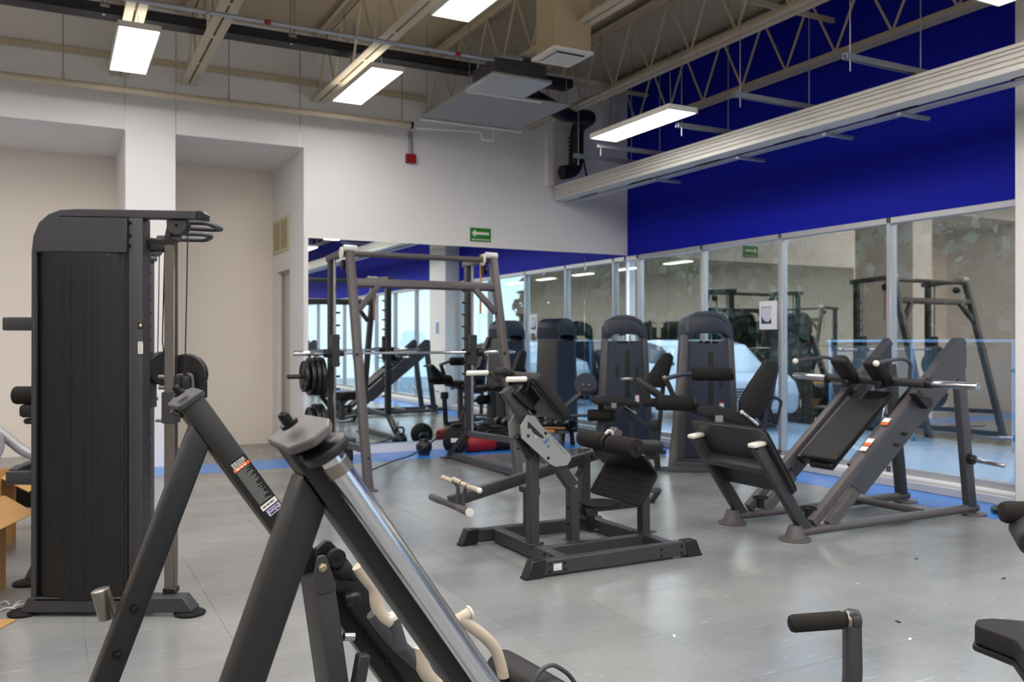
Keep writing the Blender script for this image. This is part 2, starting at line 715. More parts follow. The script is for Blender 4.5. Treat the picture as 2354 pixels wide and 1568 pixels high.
# door in the return wall
d1 = st(B().bb(2.735, 2.775, 11.12, 11.77, 0.0, 2.29, .003), 'door_1', 'door_paint')
B().bb(2.70, 2.735, 11.76, 11.80, 0, 2.32, .003).bb(2.70, 2.735, 11.12, 11.80, 2.285, 2.32, .003).obj('door_frame', 'door_frame', d1)
hp = B().bb(2.722, 2.735, 11.16, 11.33, 1.83, 2.10, .003).obj('sign_plate', 'grille_cream', d1)
B().bb(2.719, 2.722, 11.235, 11.255, 1.90, 2.03).obj('mark', 'cardboard_dark', hp)

# return-air grille above the door
gr = thing('air_grille', 'cream louvred air grille in the white wall above the door', 'vent', (2.65, 11.58, 2.56))
B().bb(2.632, 2.65, 11.14, 11.19, 2.56, 3.01, .003).bb(2.632, 2.65, 11.97, 12.02, 2.56, 3.01, .003).bb(2.632, 2.65, 11.19, 11.97, 2.56, 2.60, .003).bb(2.632, 2.65, 11.19, 11.97, 2.97, 3.01, .003).bb(2.632, 2.65, 11.565, 11.595, 2.60, 2.97).obj('frame', 'grille_cream', gr)
B().bb(2.646, 2.6495, 11.17, 11.99, 2.58, 2.99).obj('backing', 'dark_void', gr)
for k in range(16):
    z = 2.612 + k * .0233
    B().beam((2.640, 11.19, z), (2.640, 11.97, z), .015, .003, up=(1, 0, .45), bev=0).obj('slat', 'grille_cream', gr)

# ------------------------------------------------------------------ mirror
mi = 1
for x0, x1, lab in ((2.70, 6.615, 'wide frameless mirror panel on the back wall behind the smith machine'), (6.619, 7.335, 'narrow frameless mirror panel in the corner next to the windows')):
    single(B().bb(x0, x1, YB - .012, YB, .123, 2.64, .0015), 'wall_mirror', 'mirror', lab, 'mirror')

# ------------------------------------------------------------------ windows
kerb = st(B().bb(7.13, 7.50, -20.2, YB, 0, .075, .006), 'trim_7', 'kerb_grey')
st(B().bb(7.20, 7.50, -20.2, YB, .075, .105, .006), 'trim_8', 'kerb_white')
mull = [10.38, 10.10, 8.73, 7.37, 5.91, 4.55, 3.55, 2.1, .7, -.7, -2.1, -3.5, -4.9, -6.3, -7.8, -9.3, -10.8, -12.3, -13.8, -15.3, -16.8, -18.3, -20.0]
for k in range(len(mull) - 1):
    y1, y0 = mull[k], mull[k + 1]
    fr = st(B().bb(7.31, 7.41, y0 - .025, y0 + .025, .105, 2.62, .003).bb(7.31, 7.41, y0, y1, .105, .165, .003).bb(7.31, 7.41, y0, y1, 2.56, 2.62, .003), 'window_%d' % (k + 1), 'aluminium')
    B().bb(7.355, 7.361, y0 + .02, y1 - .02, .16, 2.57).obj('pane', 'glass', fr)

# ------------------------------------------------------------------ ceiling joists
wb = [None, None]


def joist(xc, y0, y1, label):
    j = thing('roof_joist', label, 'joist', (xc, (y0 + y1) / 2, 4.28), group='open web roof joists')
    for s in (-1, 1):
        B().bb(xc + s * .012, xc + s * .088, y0, y1, 4.28, 4.287).bb(xc + s * .012, xc + s * .019, y0, y1, 4.287, 4.35).obj('bottom_angle', 'joist_paint', j)
        B().bb(xc + s * .012, xc + s * .08, y0, y1, 5.02, 5.027).bb(xc + s * .012, xc + s * .019, y0, y1, 4.96, 5.02).obj('top_angle', 'joist_paint', j)
    n = int((y1 - y0) / .68)
    for k in range(n):
        ya = y1 - k * .68
        for q, (a, b) in enumerate(((0, -.34), (-.34, -.68))):
            z0, z1 = (4.33, 4.99) if q == 0 else (4.99, 4.33)
            if wb[q] is None:
                wb[q] = mesh_only(B().cyl((0, 0, z0 - 4.33), (0, -.34, z1 - 4.33), .013, seg=8), 'joist_paint', 'web_bar')
            shared(wb[q], 'web_bar', j, Matrix.Translation((xc, ya + a, 4.33)))
    y = y0 + .3
    while y < y1 - .2:
        if len(wb) == 2:
            wb.append(mesh_only(B().bb(-.013, .013, 0, .06, 4.281, 4.286), 'joist_paint', 'batten'))
        shared(wb[2], 'batten', j, Matrix.Translation((xc, y, 0)))
        y += .9
    return j


for xc, lab in ((.63, 'beige steel roof joist behind the light panel above the cable machine'),
                (1.335, 'beige steel roof joist ending over the alcove right of the pier'),
                (2.82, 'beige steel roof joist running beside the two central light panels'),
                (4.26, 'pale steel roof joist ending above the red alarm box'),
                (5.72, 'pale steel roof joist left of the hanging white cable rail'),
                (7.03, 'beige open web roof joist along the blue wall'),
                (-.9, 'beige steel roof joist overhead left of the light panel row'), (-2.35, 'beige steel roof joist over the left side of the room')):
    joist(xc, -7.9, YB - .02, lab)

# bridging bars across the joists
for y, z, lab in ((6.5, 4.72, 'thin beige bridging bar crossing the joists nearest the camera'), (9.72, 4.74, 'thin beige bridging bar crossing the joists near the back wall')):
    br = thing('bridging_bar', lab, 'bar', (2.5, y, z), group='bridging bars across the roof joists')
    B().bb(-6.9, 7.2, y - .02, y + .02, z, z + .006).obj('flange', 'joist_paint', br)
    B().bb(-6.9, 7.2, y - .02, y - .014, z + .006, z + .045).obj('rib', 'joist_paint', br)

# ------------------------------------------------------------------ pipes and conduits
sp = thing('sprinkler_pipe', 'beige sprinkler pipe hung on rods in front of the back wall', 'pipe', (.4, 10.05, 4.02))
B().cyl((-6.9, 10.05, 4.05), (3.87, 10.05, 4.05), .036, seg=14).obj('pipe', 'joist_paint', sp)
for x in (-1.6, 0.08, 1.72, 3.76):
    B().cyl((x, 10.05, 4.08), (x, 10.05, 5.1), .006, seg=6).obj('hanger_rod', 'pipe_grey', sp)
    B().ring((x, 10.05, 4.05), (1, 0, 0), .042, .006, 14, 6).cyl((x, 10.05, 4.085), (x, 10.05, 4.15), .016, seg=8).obj('clamp', 'joist_paint', sp)
B().cyl((3.87, 10.05, 4.05), (3.90, 10.05, 4.05), .043, seg=12).obj('end_cap', 'black_metal', sp)
for k, (x, y) in enumerate(((.40, 9.0), (2.15, 9.0))):
    B().cyl((x, y, 4.55), (x, y, 5.1), .009, seg=6).cyl((x + .04, y, 4.55), (x + .04, y, 5.1), .009, seg=6).bb(x - .02, x + .06, y - .02, y + .02, 4.52, 4.55).obj('drop_rod', 'pipe_grey', sp)
    B().cyl((x + .01, y, 4.45), (x + .01, y, 4.52), .012, seg=8).obj('sprinkler_head', 'white_cap', sp)

cd = thing('steel_conduit', 'grey steel conduit crossing under the roof joists', 'conduit', (.6, 7.75, 4.17))
B().cyl((-6.9, 7.75, 4.19), (4.12, 7.75, 4.19), .02, seg=12).obj('pipe', 'galvanised', cd)
for x in (1.15, 2.45, 3.9):
    B().bb(x - .012, x + .012, 7.725, 7.775, 4.165, 4.30).obj('strap', 'galvanised', cd)
B().cyl((1.62, 7.75, 4.19), (1.68, 7.75, 4.19), .0215, seg=12).cyl((4.0, 7.75, 4.19), (4.09, 7.75, 4.19), .0215, seg=12).cyl((3.44, 7.75, 4.19), (3.5, 7.75, 4.19), .0215, seg=12).obj('red_tape', 'red_vinyl', cd)

tr = thing('cable_tray', 'long black cable tray threaded through the roof joists', 'cable tray', (.8, 9.08, 4.45))
B().bb(-6.9, 5.55, 8.98, 9.18, 4.46, 4.48, .004).bb(-6.9, 5.55, 8.98, 8.995, 4.48, 4.56, .003).bb(-6.9, 5.55, 9.165, 9.18, 4.48, 4.56, .003).obj('channel', 'tray_navy', tr)
for k in range(5):
    B().cyl((-6.9, 9.01 + .035 * k, 4.50), (5.5, 9.01 + .035 * k, 4.50), .012, seg=6).obj('cable', 'duct_black', tr)

single(B().tube([(3.95, 10.04, 4.02), (4.75, 9.85, 4.02), (4.75, 9.85, 3.92), (4.90, 9.82, 3.92), (4.90, 9.82, 4.10), (4.90, 9.82, 4.35)], .014, .03, 8), 'water_pipe', 'white_cap', 'thin white pipe with a square bend beside the ceiling unit', 'pipe')

# red alarm box with its drop
ab = thing('alarm_box', 'small red alarm box on a grey drop tube high on the wall', 'alarm', (4.005, YB, 3.65))
B().bb(3.94, 4.07, YB - .06, YB, 3.655, 3.77, .006).obj('body', 'red_paint', ab)
B().cyl((4.0, YB - .03, 3.77), (4.0, YB - .03, 4.05), .022, seg=10).obj('drop_tube', 'pipe_grey', ab)

# green exit sign
ex = thing('exit_sign', 'green exit sign with a white left arrow on the back wall', 'sign', (5.0, YB, 2.715))
B().bb(4.847, 5.147, YB - .012, YB, 2.715, 2.894, .002).obj('board', 'sign_green', ex)
B().xz([(4.868, 2.822), (4.908, 2.866), (4.922, 2.866), (4.922, 2.840), (5.118, 2.840), (5.118, 2.804), (4.922, 2.804), (4.922, 2.778), (4.908, 2.778)], YB - .0145, .003, 0).obj('arrow', 'sign_white', ex)
B().bb(4.851, 5.143, YB - .0135, YB - .012, 2.726, 2.756).obj('text_band', 'leaf_green' if 'leaf_green' in MATS else 'sign_green', ex)
text_lines(ex, 'lettering', [(4.865, 5.13, 2.733, .014)], (0, YB - .0145, 0), (1, 0, 0), (0, 0, 1), .001, 'sign_white')

# ------------------------------------------------------------------ light panels
def light_panel(x, y, z, label, w=.35, l=1.38, up=True):
    t = thing('light_panel', label, 'ceiling light', (x, y, z), group='led light panels under the roof', world=False)
    B().bb(-w / 2, w / 2, -l / 2, l / 2, .012, .05, .004).bb(-w / 2, -w / 2 + .014, -l / 2, l / 2, -.004, .012).bb(w / 2 - .014, w / 2, -l / 2, l / 2, -.004, .012).bb(-w / 2, w / 2, -l / 2, -l / 2 + .014, -.004, .012).bb(-w / 2, w / 2, l / 2 - .014, l / 2, -.004, .012).obj('housing', 'white_cap', t)
    B().bb(-w / 2 + .014, w / 2 - .014, -l / 2 + .014, l / 2 - .014, 0, .011).obj('diffuser', 'panel_light', t)
    if up:  # added glowing top face that lifts the dark deck and joists
        B().bb(-w / 2 + .03, w / 2 - .03, -l / 2 + .05, l / 2 - .05, .050, .056).obj('added_top_glow', 'added_uplight', t)
    for s in (-1, 1):
        zt = 4.95 - z
        B().cyl((0, s * l * .36, .05), (-s * .02, s * l * .30, zt), .003, seg=5).obj('wire', 'pipe_grey', t)
    return t


lp = light_panel(.655, 8.85, 4.1, 'bright led panel hanging above the cable machine')
copy_tree(lp, (2.935, 8.93, 4.1), label='bright led panel in front of the back wall, left of the red alarm box')
copy_tree(lp, (2.935, 6.02, 4.1), label='bright led panel cut by the top edge of the picture')
l4 = light_panel(5.32, 7.30, 3.6, 'bright led panel on struts beside the white cable rail', up=False)
rows_x = (-4.3, -1.65, .655, 2.935, 5.32)
rows_y = (8.85, 5.6, 2.9, -.1, -3.1, -6.2, -9.2, -12.2, -15.2, -18.2)
ordn = ('first', 'second', 'third', 'fourth', 'fifth', 'sixth', 'seventh', 'eighth', 'ninth', 'tenth')
for i, x in enumerate(rows_x):
    for j, y in enumerate(rows_y):
        if (x, y) in ((.655, 8.85), (2.935, 8.85), (2.935, 5.6)) or (x > 5 and y > 5):
            continue
        copy_tree(lp if x < 5 else l4, (x, y, 4.1 if x < 5 else 3.6), label='led panel seen only in reflections, %s from the mirror in row %s from the left' % (ordn[j], ordn[i]))
for k, (x, y) in enumerate(((-.75, 7.2), (-3.0, 7.2), (-.5, 4.2), (-3.0, 4.2))):  # panels added out of view to brighten the alcoves
    copy_tree(lp, (x, y, 4.1), label='unseen led panel added over the left side to brighten the alcoves, %s between the rows' % ordn[k])

for i, x in enumerate((-.5, 1.8, 4.1)):  # more unseen panels, added so extra light reaches the alcove back walls
    for j, y in enumerate((4.3, 1.4, -1.6, -4.6)):
        if (i, j) != (0, 0):
            copy_tree(lp, (x, y, 4.1), label='extra led panel added out of view above the camera for more light, %s of %s line' % (ordn[j], ordn[i]))

# ------------------------------------------------------------------ hanging cable rail with its struts
rl = thing('cable_rail', 'long white grooved cable rail hanging in front of the blue wall', 'rail', (6.2, 3, 3.32))
B().bb(6.115, 6.30, -7.8, YB - .05, 3.34, 3.50, .004).obj('profile', 'rail_paint', rl)
for z0_, z1_ in ((3.338, 3.378), (3.388, 3.420), (3.430, 3.462), (3.472, 3.496)):
    B().bb(6.098, 6.120, -7.8, YB - .05, z0_, z1_, .005, 2).obj('ridge', 'rail_paint', rl)
B().bb(6.09, 6.31, -7.8, YB - .05, 3.50, 3.53, .006, 2).obj('top_flange', 'rail_paint', rl)
B().bb(6.30, 6.40, -7.8, YB - .05, 3.312, 3.330, .003).obj('lip', 'aluminium', rl)
for k in range(9):
    y = 9.6 - k * 1.2
    B().bb(6.275, 6.298, y, y + .40, 3.334, 3.341).obj('slot', 'dark_void', rl)
for k, (y, x0, lab) in enumerate(((4.72, 5.35, 'galvanised strut under the blue wall, nearest the white column'), (5.90, 5.32, 'galvanised strut carrying the cable rail, second from the white column'), (8.16, 5.34, 'galvanised strut just below the light panel'), (8.72, 5.40, 'galvanised strut left of the light panel near the black duct'), (7.0, 5.55, 'galvanised strut at the near end of the light panel'), (2.0, 5.62, 'galvanised strut overhead beside the column'))):
    su = thing('rail_strut', lab, 'strut', (5.8, y, 3.56), group='galvanised struts carrying the cable rail')
    B().bb(x0, 6.42, y - .022, y - .018, 3.555, 3.595).bb(x0, 6.42, y + .018, y + .022, 3.555, 3.595).bb(x0, 6.42, y - .022, y + .022, 3.595, 3.60).obj('channel', 'galvanised', su)
    for x in (x0 + .06, 6.22):
        B().cyl((x, y, 3.47 if x < 6 else 3.535), (x, y, 5.05), .005, seg=6).obj('threaded_rod', 'pipe_grey', su)
for k, y in enumerate((4.95, 5.75, 6.9, 8.3)):
    single(B().bb(6.25, 6.62, y - .022, y + .022, 3.285, 3.314, .002), 'bracket_strut', 'galvanised', ['short strut under the cable rail nearest the white column', 'short strut under the middle of the cable rail', 'short strut under the cable rail below the light panel', 'short strut under the far end of the cable rail'][k], 'strut', 'short struts under the cable rail')

# ------------------------------------------------------------------ air handling
df = thing('air_diffuser', 'white louvred air diffuser on a beige duct box under the roof', 'vent', (4.13, 6.88, 4.0))
B().bb(3.93, 4.34, 6.67, 7.10, 4.0, 4.03, .004).obj('rim', 'rail_paint', df)
B().bb(3.99, 4.28, 6.73, 7.04, 3.992, 4.001).obj('throat', 'dark_void', df)
for k in range(7):
    y = 6.755 + k * .044
    B().beam((3.99, y, 3.992), (4.28, y, 3.992), .03, .003, up=(0, .6, 1), bev=0).obj('louvre', 'rail_paint', df)
B().bb(3.97, 4.33, 6.70, 7.08, 4.03, 5.1, .004).obj('duct_box', 'ceiling_paint', df)
B().bb(3.97, 4.9, 6.75, 7.03, 4.70, 5.0, .01).obj('duct', 'ceiling_paint', df)

ac = thing('ceiling_unit', 'grey air conditioning unit hung above a flat drip panel', 'air conditioner', (4.15, 8.0, 4.0))
B().bb(3.86, 4.46, 7.72, 8.25, 4.06, 4.22, .02, 2).obj('body', 'slate', ac)
B().bb(3.82, 4.50, 7.68, 8.30, 4.02, 4.06, .01).obj('base', 'aluminium', ac)
B().bb(3.95, 4.2, 7.74, 7.95, 4.22, 4.27, .02, 2).obj('fan_cover', 'aluminium', ac)
B().bb(3.85, 5.15, 8.35, 9.65, 4.045, 4.06, .003).obj('drip_panel', 'drip_grey', ac)
B().cyl((3.85, 8.35, 4.03), (4.75, 8.35, 4.03), .016, seg=8).obj('edge_tube', 'white_cap', ac)
B().cyl((3.85, 9.65, 4.03), (5.2, 9.65, 4.03), .016, seg=8).obj('edge_tube', 'white_cap', ac)
for x, y in ((3.9, 8.4), (5.1, 8.4), (3.9, 9.6), (5.1, 9.6)):
    B().cyl((x, y, 4.06), (x, y, 5.1), .005, seg=5).obj('hanger_rod', 'pipe_grey', ac)
B().bb(4.62, 4.86, 8.55, 8.80, 4.06, 4.28, .02).obj('hose_box', 'duct_black', ac)
fd_ = thing('flexible_duct', 'black flexible air duct dropping down in the ceiling corner', 'duct', (6.34, 10.2, 3.6))
B().tube([(4.95, 8.75, 4.17), (5.6, 9.3, 4.22), (6.30, 9.75, 4.36), (6.34, 10.15, 4.34), (6.34, 10.2, 3.74), (6.12, 10.2, 3.69)], .095, .12, 16).obj('duct', 'duct_black', fd_)
for k in range(7):
    B().ring((6.34, 10.2, 3.86 + .055 * k), (0, 0, 1), .096, .008, 18, 6).obj('rib', 'duct_black', fd_)
B().tube([(6.44, 10.2, 4.3), (6.50, 10.25, 3.9), (6.60, 10.3, 3.65), (6.66, 10.4, 3.55)], .014, .08, 8).obj('hose', 'duct_black', fd_)
single(B().bb(5.97, 6.06, YB - .10, YB, 3.53, 4.6, .004).cyl((6.10, YB - .05, 3.55), (6.10, YB - .05, 4.6), .02, seg=10), 'wall_casing', 'wall_white', 'white boxed casing on the wall left of the black duct', 'casing')
# ================================================================== cable machine (two towers in a V), left
# local x runs along the near tower, local y away from the camera; the far tower is its mirror image
TO = V((.249, 4.940, 0))
TA = -R(27.7)
cm = thing('cable_machine', 'tall charcoal cable machine with two black mesh weight towers', 'gym machine', TO, TA, world=False)


def mirrored(o):
    """mirror a part of the near tower across the machine's own axis"""
    me = o.data.copy()
    M = Matrix.Translation(TO) @ Matrix.Rotation(TA, 4, 'Z')
    F = Matrix.Translation((0, 10.86, 0)) @ Matrix.Scale(-1, 4, (0, 1, 0))
    me.transform(M.inverted() @ F @ M @ o.matrix_basis)
    me.flip_normals()
    n = bpy.data.objects.new(o.name.split('.')[0], me)
    C.objects.link(n)
    n.parent = cm
    return n


# near tower ----------------------------------------------------------
y0, y1 = -.05, .24          # front and back of the tower
B().xz([(-.376, .09), (-.372, 1.857), (-.363, 1.935), (-.336, 2.002), (-.287, 2.047), (-.224, 2.070), (-.145, 2.074), (.468, 2.064), (.468, 2.022), (-.22, 2.034), (-.267, 2.012), (-.306, 1.968), (-.334, 1.90), (-.342, 1.85), (-.343, .09)], y0, .075, .004).obj('side_frame', 'charcoal', cm)
B().xz([(.468, 2.066), (.500, 2.062), (.512, 2.048), (.512, 2.018), (.468, 2.020)], y0 - .002, .079, .004).obj('end_cap', 'black_plastic', cm)
B().xz([(-.341, 1.855), (-.334, 1.915), (-.300, 1.982), (-.244, 2.030), (.119, 2.024), (.119, 1.850)], y0 - .012, .03, .002).obj('top_panel', 'charcoal', cm)
# bowed perforated sheet
bs = B()
pv, pf = [], []
for i in range(13):
    s = i / 12
    x = -.345 + .448 * s
    yy = y0 + .02 - .05 * math.sin(math.pi * s)
    pv += [(x, yy, .088), (x, yy, 1.850)]
    if i:
        k = 2 * i
        pf.append((k - 2, k, k + 1, k - 1))
bs.raw(pv, pf)
bs.obj('mesh_panel', 'perforated', cm)
B().bb(-.350, -.342, y0, y1, .09, 1.86, .002).bb(.100, .116, y0 + .01, y1, .09, 1.86, .002).obj('shroud_side', 'black_metal', cm)
B().bb(-.35, .116, y1 - .01, y1, .09, 1.86, .002).obj('shroud_back', 'black_metal', cm)
B().bb(-.345, .10, y0 - .02, y1, .082, .094, .002).obj('shroud_base', 'black_metal', cm)
# weight stack behind the sheet
for k in range(15):
    B().bb(-.22, .03, .05, .17, .17 + .034 * k, .202 + .034 * k, .003).obj('weight_plate', 'iron', cm)
for x in (-.18, -.01):
    B().cyl((x, .11, .1), (x, .11, 1.95), .0095, seg=10).obj('guide_rod', 'chrome', cm)
B().cyl((-.095, .11, .65), (-.095, .11, 1.9), .004, seg=6).obj('inner_cable', 'black_plastic', cm)
B().cyl((-.29, .05, .1), (-.29, .05, 1.9), .006, seg=8).cyl((.05, .02, .1), (.05, .02, 1.9), .006, seg=8).obj('inner_rod', 'brushed', cm)
# right hand column, top beam bolts, stickers
rc = B().xz([(.121, 2.03), (.196, 2.03), (.196, .47), (.172, .09), (.121, .09)], y0, .10, .008, 0, 2).obj('column', 'charcoal', cm)
for z in (2.002, 1.937, 1.884):
    bolt(cm, (.131, y0 - .001, z), (0, -1, 0), .009)
lb = B().bb(.172, .197, y0 - .0012, y0, 1.460, 1.494).obj('seal_label', 'label_black', cm)
B().ball((.186, y0 - .002, 1.480), .007, 8, (1, .2, 1.3)).obj('seal', 'grille_cream', lb)
lb = B().bb(.172, .197, y0 - .0012, y0, 1.335, 1.388).bb(.172, .197, y0 - .0012, y0, 1.391, 1.396).obj('data_label', 'label_white', cm)
text_lines(lb, 'print', [(.176, .193, 1.341 + .0066 * k, .0026) for k in range(7)], (0, y0 - .0012, 0), (1, 0, 0), (0, 0, 1), .0006, 'ink_soft')
# base
B().xz([(-.415, .035), (-.381, .096), (.405, .098), (.455, .035), (.455, .022), (-.415, .022)], y0 - .02, .10, .004).obj('base_beam', 'charcoal', cm)
for x in (-.425, .425):
    B().lathe([(0, 0), (.072, 0), (.078, .006), (.078, .012), (.060, .022), (0, .024)], (x, y0 + .03, 0), (0, 0, 1), 24).obj('foot_disc', 'rubber', cm)
# adjustable chrome column with its carriage
B().bb(.282, .336, .005, .055, .115, 1.915, .003).obj('chrome_column', 'column_steel', cm)
B().bb(.276, .342, -.001, .061, .096, .125, .003).obj('column_shoe', 'black_plastic', cm)
B().bb(.283, .335, .003, .057, 1.895, 1.925, .003).obj('column_cap', 'black_plastic', cm)
hl = B()
for k in range(20):
    z = .22 + k * .085
    if .95 < z < 1.15:
        continue
    hl.cyl((.309, .050, z), (.309, .056, z), .0055, seg=8)
hl.obj('pin_hole', 'black_plastic', cm, stuff=True)
B().bb(.272, .346, -.006, .066, .976, 1.136, .004).obj('carriage', 'charcoal', cm)
B().cyl((.23, .03, .987), (.27, .03, .987), .008, seg=10).cyl((.346, .03, 1.027), (.372, .03, 1.027), .012, seg=10).obj('pull_pin', 'brushed', cm)
# swivel pulley on the carriage
B().lathe([(0, 0), (.100, 0), (.108, .008), (.108, .035), (.100, .043), (0, .043)], (.372, .06, 1.225), (0, 1, 0), 32).obj('pulley_cover', 'black_plastic', cm)
B().xz([(.36, 1.25), (.452, 1.252), (.474, 1.18), (.474, 1.10), (.36, 1.10)], .065, .035, .004, .01).obj('pulley_guard', 'black_plastic', cm)
B().bb(.338, .375, -.02, .06, 1.13, 1.225, .01, 2).obj('swivel_block', 'black_plastic', cm)
B().cyl((.395, .0, 1.14), (.395, .0, 1.222), .028, seg=16, bev=.008).cyl((.392, .0, 1.222), (.392, .0, 1.245), .010, seg=8).obj('cable_stop', 'black_plastic', cm)
B().tube([(.345, .02, 1.22), (.420, .02, 1.228), (.425, .02, 1.16)], .010, .02, 8).obj('swivel_arm', 'graphite', cm)
B().cyl((.25, .02, 1.214), (.285, .02, 1.214), .012, seg=10).cyl((.25, .02, 1.16), (.285, .02, 1.16), .011, seg=10).obj('adjust_knob', 'brushed', cm)
# top pulley and cables
B().xz([(.308, 2.02), (.410, 2.02), (.410, 1.995), (.404, 1.97), (.386, 1.950), (.360, 1.944), (.334, 1.950), (.314, 1.968), (.308, 1.995)], -.03, .07, .003).obj('top_pulley', 'charcoal', cm)
bolt(cm, (.359, -.031, 1.993), (0, -1, 0), .008)
B().xz([(.30, 2.0), (.325, 2.0), (.315, 1.935), (.285, 1.935)], .0, .05, .002).obj('column_bracket', 'charcoal', cm)
B().bb(.196, .285, .0, .06, 1.890, 1.925, .004).bb(.205, .285, -.005, .065, 1.86, 1.90, .01).obj('link_bracket', 'black_metal', cm)
B().cyl((.240, .03, 1.93), (.36, .03, 1.93), .018, seg=12).obj('cross_tube', 'graphite', cm)
B().tube([(.409, -.005, 1.985), (.402, -.005, 1.6), (.392, 0, 1.245)], .0035, 0, 6).obj('cable', 'black_plastic', cm)
B().tube([(.276, .03, 1.86), (.262, .035, 1.40), (.270, .05, 1.29)], .0035, 0, 6).obj('cable', 'black_plastic', cm)
# multi-grip pull-up handle
B().tube([(.30, .10, 2.025), (.475, .10, 2.022), (.535, .05, 1.995), (.545, .12, 1.990), (.47, .17, 1.996), (.32, .20, 2.008)], .014, .05, 10).obj('pull_up_handle', 'slate', cm)

near = [o for o in cm.children]
for o in near:
    if o.name.split('.')[0] in ('data_label', 'seal_label', 'pull_up_handle', 'inner_cable'):
        continue
    mirrored(o)
# second handle and the bars between the towers at the back
B().tube([(.16, .42, 2.005), (.33, .42, 2.003), (.41, .36, 1.985), (.33, .50, 1.978), (.16, .53, 1.985)], .014, .05, 10).obj('pull_up_handle', 'slate', cm)
B().beam((-.36, .12, 1.487), (-.36, .55, 1.487), .05, .07).obj('cross_bar', 'charcoal', cm)
B().bb(-.58, -.376, .05, .12, 1.455, 1.525, .008, 2).bb(-.388, -.374, .03, .14, 1.41, 1.56, .003).obj('storage_arm', 'charcoal', cm)
for z in (1.43, 1.545):
    bolt(cm, (-.389, .085, z), (-1, 0, 0), .009)
bolt(cm, (-.581, .085, 1.49), (-1, 0, 0), .007)
B().cyl((-.61, .22, 1.107), (-.36, .22, 1.107), .049, seg=20, bev=.012).obj('roller_pad', 'foam', cm)
B().bb(-.56, -.36, .16, .30, .99, 1.06, .02, 2).bb(-.54, -.36, .17, .29, .955, .985, .01).obj('knee_pad', 'pad', cm)
B().bb(-.58, -.37, .08, .15, .645, .715, .006, 2).obj('lower_arm', 'charcoal', cm)
B().beam((-.56, .12, .70), (-.50, .5, .76), .05, .05).obj('lower_link', 'charcoal', cm)
bolt(cm, (-.581, .115, .68), (-1, 0, 0), .007)
# ================================================================== leg press, foreground
LP = V((.378, 1.496, 0))
LA = R(4.157)
le = thing('leg_press', 'black leg press with a chrome guide rail, cut by the lower edge', 'gym machine', LP, LA, world=False)
dv = V((.565, 0, -.825)).normalized()      # down the rails
qv = V((.825, 0, .565))                    # square to the rails, upwards
top = V((.013, 0, 1.244))
for side, ya, ych in ((0, .0335, -.058), (1, .9655 + .0335, 1.085)):
    top = V((-.007 if side == 0 else .013, 0, 1.244))
    o = V((0, ya, 0))
    p1 = top + dv * 1.45
    B().beam(top + o, V((p1.x, ya, p1.z)), .066, .068, up=qv, bev=.006, seg=2).obj('guide_beam', 'black_metal', le)
    # rear leg with its mitred top
    a = V((.0225 if side == 0 else .0415, ya, 1.1345 if side == 0 else 1.14))
    b = V((-.398 if side == 0 else -.390, ya, .0))
    ld = (b - a).normalized()
    B().beam(a - ld * .003, b, .064, .061, up=(-ld.z, 0, ld.x), bev=.006, n0=qv, n1=(0, 0, 1), seg=2).obj('rear_leg', 'black_metal', le)
    B().bb(-.50, -.32, ya - .06, ya + .06, 0, .014, .003).obj('foot_plate', 'black_metal', le)
    # cap plate: square at the beam, rounded over the chrome rail
    sg = -1 if side == 0 else 1
    out = [(-.038, -sg * .046), (.040, -sg * .046), (.043, sg * .09), (.026, sg * .125), (-.010, sg * .132), (-.042, sg * .09)]
    if sg > 0:
        out = out[::-1]
    B().plate(out, top + o - dv * .004, qv, (0, 1, 0), -.016 if True else 0, .003, .012, 1, 4).obj('cap_plate', 'graphite' if side == 0 else 'charcoal', le)
    bp = top + o + V((0, sg * .03, 0)) - dv * .02 - qv * .004
    shared(BOLT, 'cap_bolt', le, frame_z(bp, -dv) @ Matrix.Diagonal((.016, .016, .034, 1)))
    # chrome rail with its flange and collar
    c0 = V((.0255, ych, 1.2045)) + qv * .004
    B().cyl(c0 - dv * .0, c0 + dv * 1.38, .0215, seg=32).obj('chrome_rail', 'chrome', le)
    B().cyl(c0 + dv * .012, c0 + dv * .034, .0235, seg=28).obj('rail_collar', 'brushed', le)
    B().cyl(c0 - dv * .022, c0 - dv * .004, .041, seg=32, bev=.003).obj('rail_flange', 'black_metal', le)
    B().beam(c0 - dv * .013, V((c0.x, ya, c0.z)) - dv * .013, .018, .07, up=qv, bev=.003).obj('rail_bracket', 'black_metal', le)
yF = .9655
# bolts on the far leg
for x, z in ((-.125, .706), (-.165, .595)):
    bolt(le, (x, yF - .002, z), (0, -1, 0), .013)
# weight horn behind the far leg
B().cyl((-.17, 1.10, .655), (-.19, 1.10, .735), .024, seg=20, bev=.003).obj('weight_horn', 'brushed', le)
# warning sticker on the far beam
so = V((.113, yF - .0012, 1.061))
sx = qv.copy()
sy = -dv
L = .196
W = .052
st_ = B().plate([(0, -L), (W, -L), (W, 0), (0, 0)], so + qv * .0, sx, sy, .001).obj('warning_label', 'label_black', le)
B().plate([(.001, -.030), (W - .001, -.030), (W - .001, -.020), (.001, -.020)], so, sx, sy, .0016, 0, .002).obj('orange_band', 'label_orange', st_)
text_lines(st_, 'band_print', [(.008, W - .012, -.0275, .005)], so, sx, sy, .0021, 'label_white')
text_lines(st_, 'title_print', [(.005, W - .006, -.0065 - .0042 * k, .0024) for k in range(3)] + [(.005, W - .012, -.0191, .0022)], so, sx, sy, .0016, 'label_white')
rows = []
for k in range(29):
    rows.append((.004, W - .005 - (random.random() * .020 if k % 4 else .002), -.0345 - .0039 * k, .0007))
text_lines(st_, 'small_print', rows, so, sx, sy, .0014, 'label_white')
